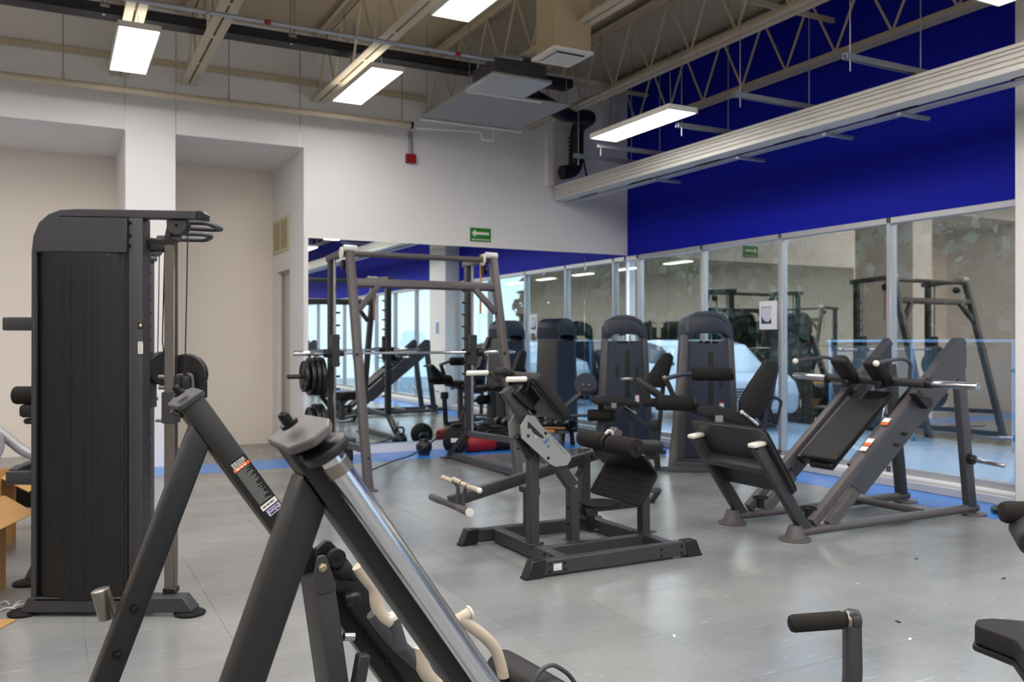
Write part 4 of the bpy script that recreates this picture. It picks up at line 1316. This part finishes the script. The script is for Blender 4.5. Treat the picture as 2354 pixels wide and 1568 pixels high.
# ================================================================== selector machines by the windows
def tower(t):
    """weight tower: local x to the right, -y to the front"""
    hood = [(-.285, 1.43), (-.280, 1.60), (-.245, 1.675), (-.12, 1.735), (.0, 1.745), (.11, 1.725), (.21, 1.665), (.265, 1.58), (.285, 1.43), (.225, 1.43), (.19, 1.475), (.15, 1.49), (-.13, 1.49), (-.17, 1.475), (-.20, 1.43)]
    B().xz(hood, -.17, .36, .02, .02, 2).obj('hood', 'navy_cover', t)
    B().xz([(-.275, 1.50), (-.27, 1.60), (-.24, 1.67), (-.215, 1.67), (-.225, 1.50)], -.178, .376, .008).obj('hood_side', 'graphite', t)
    B().tube([(-.18, -.175, 1.69), (-.02, -.175, 1.71), (.12, -.175, 1.68), (.21, -.175, 1.61)], .008, .05, 8).obj('hood_ridge', 'slate', t)
    B().bb(-.14, .02, -.176, -.168, 1.585, 1.60, .003).obj('name_strip', 'slate', t)
    # tapering side covers
    B().xz([(-.285, 1.44), (-.225, 1.44), (-.27, .06), (-.365, .06)], -.16, .33, .012, 0, 2).obj('side_cover', 'graphite', t)
    B().xz([(.215, 1.44), (.285, 1.44), (.365, .06), (.28, .06)], -.16, .33, .012, 0, 2).obj('side_cover', 'slate', t)
    B().xz([(-.225, 1.40), (-.12, 1.40), (-.10, 1.37), (.10, 1.37), (.12, 1.40), (.22, 1.40), (.285, .07), (-.275, .07)], -.150, .012, .004).obj('front_panel', 'navy_cover', t)
    B().xz([(-.225, 1.40), (.22, 1.40), (.285, .07), (-.275, .07)], .150, .012, .004).obj('back_panel', 'navy_cover', t)
    B().bb(-.005, .055, -.154, -.149, .42, 1.28, .004).obj('stack_slot', 'duct_black', t)
    for k in range(2):
        B().cyl((-.02 + .09 * k, 0, .1), (-.02 + .09 * k, 0, 1.47), .010, seg=8).obj('guide_rod', 'chrome', t)
    B().bb(-.135, -.085, -.154, -.150, .93, 1.08, .001).obj('instruction_label', 'tray_navy', t)
    l_ = B().bb(.125, .175, -.154, -.150, .60, .71, .001).obj('warning_label', 'label_white', t)
    B().bb(.125, .175, -.1555, -.154, .69, .71).obj('label_head', 'red_paint', l_)
    B().bb(.125, .165, -.154, -.150, .86, 1.06, .001).obj('scale_label', 'tray_navy', t)
    B().bb(-.34, .34, -.16, .17, 0.0, .06, .006).obj('tower_base', 'slate', t)


RZ = -R(27.7)
lc = thing('leg_curl_machine', 'leg curl machine with black rollers and a hooded tower, nearer the hack squat', 'gym machine', (6.68, 7.90, 0), RZ, world=False)
tower(lc)
B().beam((-.275, -.16, 1.46), (-.50, -.60, .012), .075, .065, up=(0, -1, 0), bev=.006, n1=(0, 0, 1), seg=2).obj('front_post', 'graphite', lc)
B().bb(-.57, -.43, -.67, -.53, 0, .014, .004).obj('post_foot', 'graphite', lc)
B().beam((-.48, -.60, .05), (.55, -.75, .05), .07, .06).obj('floor_beam', 'slate', lc)
yS = -.90
B().xz([(.42, 1.185), (.44, 1.20), (.53, 1.20), (.565, 1.16), (.51, .95), (.455, .72), (.37, .60), (.30, .583), (.18, .60), (.152, .64), (.155, .76), (.25, .936)], yS - .03, .09, .022, .03, 3).obj('back_pad', 'pad', lc)
B().xz([(.30, .62), (.56, 1.14), (.60, 1.13), (.50, .62)], yS + .06, .02, .004).obj('pad_board', 'navy_cover', lc)
B().tube([(.44, yS + .05, .80), (.56, yS + .06, .80), (.62, yS + .06, .76), (.56, yS + .06, .50), (.42, yS + .06, .52)], .016, .02, 8).tube([(.46, yS + .06, .78), (.56, yS + .06, .52)], .012, 0, 8).obj('back_frame', 'black_metal', lc)
B().beam((.46, yS + .07, .75), (.40, yS + .07, .10), .05, .05).obj('seat_post', 'navy_cover', lc)
B().xz([(-.33, .705), (-.26, .735), (.0, .70), (.26, .60), (.36, .53), (.33, .47), (.18, .50), (-.05, .585), (-.32, .63)], yS - .18, .36, .02, .02, 3).obj('seat_pad', 'pad', lc)
B().beam((-.10, yS, .60), (-.10, yS, .08), .07, .07).obj('seat_column', 'slate', lc)
B().bb(-.14, -.06, yS - .19, yS - .16, .56, .63, .004).obj('seat_label', 'plate_grey', lc)
B().cyl((-.345, yS, 1.055), (.065, yS, 1.05), .072, seg=24, bev=.02).obj('roller_pad', 'foam', lc)
B().cyl((.065, yS, 1.05), (.09, yS, 1.05), .066, seg=22, bev=.02).obj('roller_end', 'black_plastic', lc)
B().tube([(-.345, yS, 1.055), (-.43, yS, 1.05), (-.60, yS, 1.01), (-.64, yS, .98)], .024, .03, 10).obj('roller_arm', 'navy_cover', lc)
B().ball((-.63, yS, 1.01), .030, 12).obj('arm_joint', 'brushed', lc)
B().beam((-.62, yS, 1.0), (-.52, yS, .78), .05, .05).obj('arm_link', 'black_metal', lc)
B().cyl((-.735, yS - .05, .755), (-.345, yS - .05, .745), .082, seg=24, bev=.02).obj('roller_pad', 'foam', lc)
B().cyl((-.345, yS - .05, .745), (-.315, yS - .05, .745), .072, seg=22, bev=.024).obj('roller_end', 'black_plastic', lc)
B().cyl((-.86, yS - .05, .757), (-.735, yS - .05, .755), .045, seg=18, bev=.01).obj('roller_hub', 'foam', lc)
B().xz([(-.95, 1.0), (-.90, 1.02), (-.66, .86), (-.58, .80), (-.60, .76), (-.72, .80), (-.86, .90)], yS + .02, .05, .01, .02, 2).obj('swing_arm', 'black_plastic', lc)
B().cyl((-1.09, yS + .03, .995), (-.96, yS + .03, 1.0), .018, seg=12, bev=.005).obj('swing_handle', 'brushed', lc)
B().beam((-.92, yS + .03, .97), (-.80, yS + .03, .78), .05, .05).obj('swing_link', 'black_metal', lc)
B().cyl((.14, yS - .20, .66), (.30, yS - .20, .53), .016, seg=12, bev=.005).obj('seat_handle', 'chrome', lc)
B().ball((.13, yS - .20, .665), .022, 10).obj('handle_knob', 'white_cap', lc)
B().bb(-.77, -.66, yS + .10, yS + .2, .44, .56, .02, 2).obj('counterweight', 'duct_black', lc)
B().beam((-.72, yS + .15, .46), (-.68, yS + .15, .02), .06, .06).obj('counter_post', 'black_metal', lc)
B().beam((-.70, yS + .15, .03), (-.10, yS + .1, .03), .05, .05).obj('floor_link', 'slate', lc)

lx = thing('leg_extension_machine', 'leg extension machine with a round cam and a hooded tower, in the mirror corner', 'gym machine', (6.68, 9.53, 0), RZ, world=False)
tower(lx)
yS = -.94
B().xz([(.343, 1.235), (.36, 1.255), (.449, 1.255), (.486, 1.20), (.43, .98), (.40, .86), (.36, .83), (.12, .835), (.105, .87), (.211, 1.03)], yS, .09, .02, .025, 3).obj('back_pad', 'pad', lx)
B().beam((.38, yS + .1, .95), (.30, yS + .1, .10), .05, .05).obj('seat_post', 'navy_cover', lx)
B().xz([(-.52, .70), (-.46, .73), (-.15, .71), (.05, .66), (.04, .60), (-.18, .63), (-.50, .64)], yS - .2, .38, .018, .02, 3).obj('seat_pad', 'pad', lx)
B().bb(-.30, -.24, yS - .215, yS - .19, .60, .66, .004).obj('seat_label', 'plate_grey', lx)
B().lathe([(0, 0), (.135, 0), (.14, .006), (.14, .03), (.135, .036), (0, .036)], (-.595, yS - .05, .875), (0, -1, 0), 28).obj('cam_disc', 'navy_cover', lx)
B().bb(-.66, -.50, yS - .10, yS - .02, .76, .83, .01, 2).obj('cam_block', 'black_plastic', lx)
for x_, z_ in ((-.63, .87), (-.55, .87)):
    B().ball((x_, yS - .09, z_), .018, 10).obj('cam_bolt', 'brushed', lx)
B().beam((-.60, yS - .08, .82), (-.84, yS - .08, .62), .035, .04).obj('lever_arm', 'graphite', lx)
B().ball((-.80, yS - .08, .53), .03, 10).obj('lever_joint', 'black_plastic', lx)
B().cyl((-.80, yS - .08, .50), (-.56, yS - .08, .50), .018, seg=10).obj('lever_axle', 'navy_cover', lx)
B().cyl((-.575, yS - .08, .505), (-.27, yS - .08, .50), .073, seg=24, bev=.02).obj('roller_pad', 'foam', lx)
B().cyl((-.27, yS - .08, .50), (-.24, yS - .08, .50), .062, seg=22, bev=.022).obj('roller_end', 'black_plastic', lx)
B().beam((-.40, yS + .05, .62), (-.38, yS + .05, .03), .07, .07).obj('front_column', 'slate', lx)
B().beam((-.08, yS + .05, .62), (.02, yS + .05, .03), .07, .07).obj('rear_column', 'navy_cover', lx)
B().beam((-.42, yS + .05, .04), (.40, yS + .1, .04), .06, .06).obj('floor_beam', 'slate', lx)
B().beam((-.14, yS, .56), (.18, yS, .36), .05, .05).obj('seat_slide', 'navy_cover', lx)
B().cyl((-.12, yS - .04, .62), (.02, yS - .04, .52), .014, seg=10).obj('seat_handle', 'chrome', lx)

# low flat bench behind the hip machine
fb = thing('flat_bench', 'low black flat bench with a slanted foot behind the hip machine', 'bench', (4.55, 6.15, 0), RZ, world=False)
B().bb(-.30, .12, -.14, .14, .45, .53, .016, 3).obj('bench_pad', 'pad', fb)
B().bb(-.30, .06, -.06, .06, .38, .45, .006).obj('pad_rail', 'black_metal', fb)
B().beam((-.22, 0, .38), (-.22, 0, .05), .08, .08).obj('bench_post', 'slate', fb)
B().xz([(-.26, .055), (.12, .10), (.12, .125), (-.26, .09)], -.05, .10, .004).obj('floor_rail', 'slate', fb)
B().beam((.11, 0, .11), (.04, 0, .012), .09, .03).bb(-.26, .06, -.05, .05, 0, .016, .003).obj('bench_foot', 'black_metal', fb)
B().cyl((-.04, 0, .16), (-.04, 0, .30), .04, seg=14).obj('spring_cap', 'duct_black', fb)

# ================================================================== machine cut by the right edge
re = thing('seated_row_machine', 'black seated machine with a foam handle arm, cut by the right edge', 'gym machine', (2.382, 1.684, 0), RZ, world=False)
B().cyl((-.566, -.20, .622), (-.408, -.20, .634), .0245, seg=24, bev=.014).obj('handle_grip', 'foam', re)
B().cyl((-.410, -.20, .634), (-.398, -.20, .634), .0255, seg=22, bev=.003).obj('grip_ring', 'brushed', re)
B().xz([(-.412, .64), (-.405, .655), (-.392, .662), (-.379, .655), (-.371, .635), (-.368, .50), (-.375, .36), (-.40, .05), (-.44, .05), (-.42, .36), (-.412, .48)], -.222, .044, .006, .01, 2).obj('handle_arm', 'charcoal', re)
B().cyl((-.398, -.20, .634), (-.372, -.20, .634), .0275, seg=22, bev=.004).obj('arm_boss', 'charcoal', re)
B().bb(-.48, .75, -.26, -.16, .0, .07, .006).obj('floor_beam', 'black_metal', re)
so_ = [(.045, -.01), (.075, .035), (.13, .045), (.20, .025), (.55, -.06), (.60, -.45), (.30, -.52), (.10, -.46), (.035, -.36), (.055, -.25), (.09, -.14)]
B().xy(so_, .500, .062, .010, .03, 3).obj('seat_pad', 'pad', re)
B().xy([(p[0] * 1.01 - .008, p[1] * 1.0 - .002) for p in so_], .482, .018, .006, .03, 2).obj('seat_shell', 'black_plastic', re)
B().xy([(.12, -.06), (.40, -.10), (.40, -.34), (.12, -.30)], .462, .02, .005, .03, 2).obj('seat_plate', 'black_metal', re)
B().bb(.13, .30, -.34, -.20, .56, .60, .014, 3).obj('seat_bump', 'pad', re)
B().beam((.30, -.21, .47), (.32, -.21, .06), .10, .10).obj('seat_post', 'black_metal', re)
B().cyl((.140, .02, .886), (.60, .0, .886), .033, seg=24, bev=.016).obj('roller_pad', 'foam', re)
B().lathe([(0, .01), (.018, .01), (.018, 0), (.045, 0), (.05, .006), (.05, .09), (.045, .1), (0, .1)], (.195, -.07, .815), (.25, 1, .35), 28).obj('pad_socket', 'charcoal', re)
B().beam((.45, .02, .87), (.48, .02, .07), .07, .06).obj('roller_post', 'black_metal', re)
# ================================================================== loose things
# medicine balls, kettlebells and bags along the mirror
def kettlebell(x, y, r, label):
    k = thing('kettlebell', label, 'kettlebell', (x, y, 0), group='loose weights in front of the mirror', world=False)
    B().lathe([(0, 0), (r * .6, 0), (r * .7, r * .05)] + [(r * math.sin(a), r * 1.0 - r * math.cos(a)) for a in [math.pi * (.27 + .65 * i / 9) for i in range(10)]] + [(0, 2 * r)], (0, 0, 0), (0, 0, 1), 22).obj('bell', 'iron', k)
    B().tube([(-r * .55, 0, r * 1.75), (-r * .62, 0, r * 2.3), (-r * .4, 0, r * 2.65), (r * .4, 0, r * 2.65), (r * .62, 0, r * 2.3), (r * .55, 0, r * 1.75)], r * .14, r * .3, 8).obj('handle', 'iron', k)
    return k


def ball(x, y, r, m, label):
    t = thing('medicine_ball', label, 'ball', (x, y, 0), group='balls in front of the mirror', world=False)
    B().ball((0, 0, r), r, 28).obj('body', m, t)
    B().ring((0, 0, r), (1, .3, 0), r * .999, .004, 32, 6).obj('seam', 'rubber', t)
    return t


kettlebell(4.02, 9.98, .10, 'black kettlebell left of the smith machine rear foot, by the mirror')
mb = ball(4.38, 9.86, .15, 'rubber', 'black medicine ball with a pale label behind the smith machine')
B().lathe([(.152, -.03), (.157, 0), (.152, .03)], (0, 0, .155), (0, 0, 1), 4)
B().box((-.06, -.138, .19), (.10, .012, .05), .002, Matrix.Rotation(R(-22), 3, 'Z')).obj('label_patch', 'label_white', mb)
sb = thing('sand_bag', 'red and black sand bag lying on the blue strip', 'bag', (4.86, 9.97, 0), world=False)
B().cyl((-.30, 0, .11), (.12, 0, .11), .11, seg=24, bev=.05).obj('red_end', 'red_vinyl', sb)
B().cyl((.10, 0, .11), (.46, .0, .11), .105, seg=24, bev=.05).obj('black_end', 'rubber', sb)
B().tube([(-.1, -.06, .21), (.0, -.07, .27), (.16, -.07, .27), (.26, -.06, .21)], .014, .04, 8).obj('carry_strap', 'black_plastic', sb)
sb2 = thing('sand_bag', 'black sand bag stacked against the mirror above the red one', 'bag', (4.95, 10.27, 0), world=False)
B().cyl((-.38, 0, .14), (.42, 0, .14), .13, seg=24, bev=.06).obj('body', 'rubber', sb2)
B().bb(-.3, -.1, -.09, .02, .24, .31, .03, 2).bb(.1, .26, -.08, .02, .24, .30, .03, 2).obj('flap', 'duct_black', sb2)
B().tube([(-.14, -.10, .2), (-.1, -.12, .29), (.08, -.12, .29), (.12, -.10, .2)], .014, .04, 8).obj('carry_strap', 'black_plastic', sb2)


def dumbbell(x, y, z, rz, label, s=1.0):
    d = thing('dumbbell', label, 'dumbbell', (x, y, z), rz, 'dumbbells on the low stand by the mirror', world=False)
    B().cyl((-.075 * s, 0, .065 * s), (.075 * s, 0, .065 * s), .016 * s, seg=12).obj('handle', 'chrome', d)
    for sg in (-1, 1):
        B().cyl((sg * .075 * s, 0, .065 * s), (sg * .17 * s, 0, .065 * s), .065 * s, seg=18, bev=.010).obj('head', 'iron', d)
    return d


ds = thing('dumbbell_stand', 'low steel stand holding black dumbbells beside the mirror', 'rack', (5.80, 10.12, 0), world=False)
B().bb(-.42, .42, -.16, .16, .20, .225, .004).obj('shelf', 'black_metal', ds)
for x in (-.36, .36):
    B().beam((x, -.1, .20), (x, -.14, 0), .05, .05, n1=(0, 0, 1)).beam((x, .1, .20), (x, .14, 0), .05, .05, n1=(0, 0, 1)).obj('leg_frame', 'black_metal', ds)
for k, x in enumerate((-.33, -.165, .0, .165, .33)):
    dumbbell(5.80 + x, 10.12, .226, R(90) - .1 * (k % 2), 'black dumbbell on the low stand, %s from the left' % ('first', 'second', 'third', 'fourth', 'fifth')[k], .95)
wr = thing('skipping_rope', 'skipping rope with wooden handles lying in front of the dumbbells', 'skipping rope', (5.3, 9.3, 0), world=False)
B().cyl((-.02, 0, .30), (.16, -.02, .285), .014, .018, 12, .004).obj('handle', 'wood', wr)
B().cyl((.05, .05, .325), (.34, .02, .31), .014, .016, 12, .004).obj('handle', 'cardboard_dark', wr)
B().beam((.28, .02, .28), (.28, .02, .0), .03, .03, n1=(0, 0, 1)).bb(.0, .36, -.06, .10, .255, .275, .003).obj('rest', 'brushed', wr)

# step box left, behind the smith machine
sx_ = thing('step_box', 'black step box with a grey top behind the smith machine leg', 'step', (2.88, 9.98, 0), world=False)
B().bb(-.24, .24, -.14, .14, .20, .27, .014, 2).obj('top', 'slate', sx_)
B().bb(-.21, -.12, -.12, .12, 0, .20, .012, 2).bb(.12, .21, -.12, .12, 0, .20, .012, 2).obj('riser', 'duct_black', sx_)

# weight plates lying by the column
for x, y, z, r_, lab in ((6.90, 4.35, 0, .19, 'black octagonal weight plate flat on the blue strip by the column'), (6.86, 4.12, .042, .16, 'smaller black weight plate on top of the plates by the column')):
    w = thing('floor_plate', lab, 'weight plate', (x, y, z + .002), world=False)
    B().lathe([(.026, 0), (r_ * .98, 0), (r_, .006), (r_, .034), (r_ * .96, .04), (r_ * .84, .04), (r_ * .80, .032), (.06, .032), (.055, .04), (.026, .04), (.026, 0)], (0, 0, 0), (0, 0, 1), 10 if z == 0 else 28).obj('disc', 'iron', w)
    B().lathe([(.026, 0), (.05, 0), (.05, .044), (.026, .044), (.026, 0)], (0, 0, 0), (0, 0, 1), 20).obj('hub', 'brushed', w)

# poster on the glass
ps = thing('window_poster', 'white paper notice with a dark picture taped to the window', 'poster', (7.352, 7.58, 1.53))
B().bb(7.349, 7.353, 7.455, 7.735, 1.535, 1.865).obj('sheet', 'paper', ps)
pc = B().bb(7.3475, 7.349, 7.54, 7.70, 1.60, 1.80).obj('picture', 'photo_light', ps)
B().yz([(7.54, 1.60), (7.70, 1.60), (7.70, 1.69), (7.665, 1.65), (7.63, 1.625), (7.585, 1.625), (7.54, 1.66)], 7.3465, .0012, 0).obj('picture_shape', 'photo_dark', pc)
B().bb(7.3465, 7.3477, 7.54, 7.70, 1.793, 1.80).bb(7.3465, 7.3477, 7.695, 7.70, 1.60, 1.80).obj('picture_frame', 'photo_dark', pc)
p2 = thing('column_poster', 'white notice with a purple picture on the near side of the column', 'poster', (7.05, 4.2, 1.5))
B().bb(7.044, 7.0495, 3.95, 4.21, 1.49, 1.85).obj('sheet', 'paper', p2)
B().bb(7.0425, 7.044, 3.98, 4.16, 1.55, 1.79).obj('picture', 'photo_mid', p2)

# cardboard boxes, flat pack and parts on the left ----------------------
def carton(x, y, sx, sy, h, rz, label, flaps=True):
    c = thing('cardboard_box', label, 'box', (x, y, 0), rz, 'cardboard boxes behind the cable machine', world=False)
    t = .006
    B().bb(-sx / 2, sx / 2, -sy / 2, -sy / 2 + t, 0, h).obj('wall', 'cardboard', c)
    B().bb(-sx / 2, sx / 2, sy / 2 - t, sy / 2, 0, h).obj('wall', 'cardboard', c)
    B().bb(-sx / 2, -sx / 2 + t, -sy / 2 + t, sy / 2 - t, 0, h).obj('wall', 'cardboard', c)
    B().bb(sx / 2 - t, sx / 2, -sy / 2 + t, sy / 2 - t, 0, h).obj('wall', 'cardboard', c)
    B().bb(-sx / 2 + t, sx / 2 - t, -sy / 2 + t, sy / 2 - t, 0, t).obj('bottom', 'cardboard_dark', c)
    if flaps:
        B().beam((sx / 2, 0, h), (sx / 2 + .16, 0, h - .10), sy * .96, .005, up=(0, 0, 1), bev=0).obj('flap', 'cardboard', c)
        B().beam((0, -sy / 2, h), (0, -sy / 2 - .10, h - .14), sx * .96, .005, up=(0, 0, 1), bev=0).obj('flap', 'cardboard_dark', c)
    return c


carton(-.62, 5.60, .62, .50, .52, R(-20), 'open cardboard box at the left edge, nearest the cable machine')
carton(-.62, 6.90, .70, .50, .50, R(-8), 'tall cardboard box behind the open one at the left edge')
carton(.18, 6.95, .22, .30, .55, R(-27.7), 'narrow cardboard box seen between the cable machine columns', False)
cf = thing('cardboard_sheet', 'flattened piece of cardboard on the floor at the left edge', 'cardboard', (-.42, 5.02, 0), R(-30), world=False)
B().bb(-.34, .22, -.10, .13, .0005, .006, .001).obj('sheet', 'cardboard', cf)
B().bb(-.30, .02, -.02, .14, .006, .0125, .001).obj('flap', 'cardboard_dark', cf)
sw = thing('plastic_wrap', 'crumpled clear plastic wrap on the floor beside the cardboard', 'plastic', (-.24, 5.28, 0), world=False)
for k in range(7):
    a = k * .9
    B().tube([(.05 * math.cos(a), .05 * math.sin(a), .004), (.09 * math.cos(a + .5), .07 * math.sin(a + .5), .022), (.14 * math.cos(a + .8), .09 * math.sin(a + .8), .005)], .004, .02, 5).obj('fold', 'bag_clear', sw)

# parts of a bike behind the boxes
bk = thing('exercise_bike', 'silver framed exercise bike partly hidden behind the cable machine', 'exercise bike', (-.35, 8.65, 0), world=False)
B().tube([(-.45, 0, .98), (-.04, 0, .60), (.16, 0, .40), (.60, 0, .33)], .045, .12, 14).obj('frame_tube', 'silver_paint', bk)
B().lathe([(0, 0), (.17, 0), (.18, .01), (.18, .05), (.17, .06), (0, .06)], (-.20, -.08, .52), (0, -1, 0), 28).obj('flywheel', 'silver_paint', bk)
B().beam((-.28, 0, .6), (-.10, 0, .05), .10, .07).obj('front_fork', 'slate', bk)
B().bb(-.35, .75, -.05, .05, .02, .09, .01).obj('floor_bar', 'black_metal', bk)
B().beam((.55, 0, .34), (.60, 0, .05), .07, .07).obj('rear_post', 'black_metal', bk)
B().bb(-.45, -.1, -.2, .2, 0, .05, .01).bb(.6, .72, -.2, .2, 0, .05, .01).obj('foot_bar', 'black_metal', bk)
bm_ = thing('machine_shell', 'black plastic machine shell on the floor left of the cable machine', 'machine part', (-.05, 7.45, 0), world=False)
B().xz([(-.28, .30), (-.22, .46), (.30, .50), (.45, .42), (.45, .18), (.0, .16), (-.26, .20)], -.16, .32, .02, .03, 2).obj('shell', 'black_plastic', bm_)
B().xz([(-.10, .0), (.35, .0), (.35, .04), (.18, .18), (.08, .18)], -.12, .24, .008).obj('stand', 'black_metal', bm_)

# little bits on the floor
for k, (x, y, a) in enumerate(((5.02, 5.42, .3), (4.9, 3.75, .9), (4.95, 3.2, .1), (3.55, 2.75, .5), (3.72, 2.95, 1.4), (2.95, 2.55, .2), (2.6, 3.3, 1.0), (4.3, 6.3, .4))):
    single(B().box((x, y, .003), (.03, .012, .005), .001, Matrix.Rotation(a, 3, 'Z')), 'floor_debris', 'ink' if k % 3 else 'white_cap', ['white scrap on the floor in front of the hack squat foot', 'dark speck on the floor under the hack squat', 'dark speck on the floor right of the hack squat shoe', 'white scrap on the floor near the foam handle', 'dark speck on the floor behind the foam handle', 'dark scrap on the floor left of the foam handle', 'white scrap on the floor in front of the hip machine', 'dark speck on the floor behind the hip machine'][k], 'debris', 'scraps lying on the floor')
# ================================================================== outside the windows
st(B().bb(7.5, 30, -12, 34, -.16, -.04), 'ground_outside', 'pavement')
st(B().bb(7.7, 9.6, 4.95, 5.05, -.04, -.037).bb(8.2, 8.5, 2.0, 4.4, -.04, -.037), 'trim_9', 'road_yellow')
st(B().beam((7.75, 5.9, -.038), (9.9, 8.7, -.038), .10, .004, bev=0), 'trim_10', 'kerb_white')
st(B().bb(22, 22.4, -12, 34, -.1, 6.5), 'wall_opposite', 'facade')

rw = thing('glass_railing', 'pale blue glass railing standing outside the windows', 'railing', (10.9, 8, -.04), world=True)
for k in range(7):
    y = .95 + k * 1.49
    B().bb(10.88, 10.93, y - .025, y + .025, -.04, 1.38, .004).obj('post', 'rail_blue', rw)
    if k < 6:
        B().bb(10.90, 10.91, y + .06, y + 1.43, .10, 1.33).obj('glass_panel', 'rail_glass', rw)
B().bb(10.87, 10.94, 0.9, 9.95, 1.38, 1.42, .006).obj('top_rail', 'rail_blue', rw)


def car(x, y, rz, label):
    c = thing('parked_car', label, 'car', (x, y, -.04), rz, 'cars parked outside', world=False)
    prof = [(-2.05, .35), (-2.08, .60), (-1.98, .80), (-1.75, .92), (-1.10, 1.0), (-.45, 1.38), (.10, 1.46), (.85, 1.42), (1.45, 1.08), (1.95, .98), (2.06, .80), (2.06, .40), (1.95, .30), (-1.95, .28)]
    B().xz(prof, -.82, 1.64, .07, .08, 3).obj('body', 'car_white', c)
    B().xz([(-.98, 1.02), (-.42, 1.34), (.08, 1.41), (.80, 1.37), (1.25, 1.08)], -.835, 1.67, .02, .04, 2).obj('side_window', 'car_glass', c)
    for xx in (-1.3, 1.3):
        for s in (-1, 1):
            w = B().lathe([(0, 0), (.20, 0), (.22, .01), (.31, .01), (.33, .03), (.33, .18), (.31, .2), (0, .2)], (xx, s * .85, .33), (0, -s, 0), 26).obj('wheel', 'tyre', c)
            B().lathe([(0, -.006), (.19, -.006), (.19, .01), (0, .01)], (xx, s * .85, .33), (0, -s, 0), 18).obj('hubcap', 'brushed', w)
    for k in range(5):
        B().bb(-2.10, -2.06, -.35, .35, .50 + .045 * k, .515 + .045 * k, .002).obj('grille_bar', 'tyre', c)
    return c


c1 = car(10.2, 12.4, R(78), 'white car outside, seen between the two hooded towers')
copy_tree(c1, (9.75, 2.4, -.04), R(90), 'white car outside, seen only in the back mirror')


def tree(x, y, h, r, label):
    t = thing('tree', label, 'tree', (x, y, -.04), group='trees across the road', world=False)
    B().cyl((0, 0, 0), (0, 0, h * .6), .14, .09, 10).obj('trunk', 'bark', t)
    b = B()
    for k in range(2600):
        a, u, q = random.uniform(0, 6.283), random.uniform(-1, 1), random.random() ** .4
        s = math.sqrt(1 - u * u)
        c_ = V((r * q * s * math.cos(a), r * q * s * math.sin(a), h * .55 + h * .46 * q * u))
        n_ = V((random.uniform(-1, 1), random.uniform(-1, 1), random.uniform(-.4, 1))).normalized()
        e1 = n_.orthogonal().normalized() * random.uniform(.12, .26)
        e2 = n_.cross(e1).normalized() * random.uniform(.08, .16)
        b.raw([c_ - e1, c_ - e2, c_ + e1, c_ + e2], [(0, 1, 2, 3)])
    b.obj('foliage', 'leaf', t, stuff=True)


for k, (x, y, h, r) in enumerate(((15.0, 4.6, 4.4, 1.95), (15.2, 8.6, 4.8, 1.95), (15.0, 12.6, 4.6, 1.95), (15.5, 16.6, 5.0, 1.95), (15.0, 20.6, 4.8, 1.95), (15.0, .6, 4.4, 1.95), (15.0, -3.4, 4.4, 1.95))):
    tree(x, y, h, r, 'leafy green tree across the road, %s from the column side' % ('third', 'fourth', 'fifth', 'sixth', 'seventh', 'second', 'first')[k])

# clipped hedge behind the railing
hd = thing('hedge', 'dark clipped hedge growing behind the glass railing outside', 'hedge', (12.0, 8.0, -.04), world=False)
B().bb(-.35, .35, -12, 12, 0, 1.05, .05).obj('core', 'bark', hd)
b = B()
for k in range(7000):
    side = random.random()
    if side < .7:
        c_ = V((-.42 + random.uniform(-.06, .08), random.uniform(-12, 12), random.uniform(.02, 1.22)))
    else:
        c_ = V((random.uniform(-.42, .42), random.uniform(-12, 12), 1.12 + random.uniform(-.04, .14)))
    n_ = V((random.uniform(-1, .3), random.uniform(-1, 1), random.uniform(-.2, 1))).normalized()
    e1 = n_.orthogonal().normalized() * random.uniform(.06, .11)
    e2 = n_.cross(e1).normalized() * random.uniform(.04, .07)
    b.raw([c_ - e1, c_ - e2, c_ + e1, c_ + e2], [(0, 1, 2, 3)])
b.obj('foliage', 'leaf', hd, stuff=True)

# machines at the other end of the hall, seen in the mirror and the glass
for src, x, y, a, lab in ((sm, 1.6, -4.6, R(180), 'smith machine behind the camera, seen only in the mirror'),
                          (cm, -3.0, -3.0, R(60), 'cable machine behind the camera, seen only in the mirror'),
                          (lc, 4.2, -6.4, R(120), 'hooded leg curl machine behind the camera, seen only in the mirror'),
                          (lx, -.6, -8.2, R(160), 'hooded leg extension machine behind the camera, seen only in the mirror'),
                          (lc, 2.6, -10.0, R(200), 'hooded machine far behind the camera, seen only in the mirror'),
                          (hs_, 5.2, -1.9, R(0), 'hack squat behind the camera, seen only in the mirror'),
                          (sm, -3.6, 3.2, R(100), 'smith machine left of the camera, seen only in the window glass'),
                          (lx, -4.6, 6.2, R(100), 'hooded leg extension machine left of the camera, seen only in the window glass')):
    copy_tree(src, (x, y, 0), a, lab)
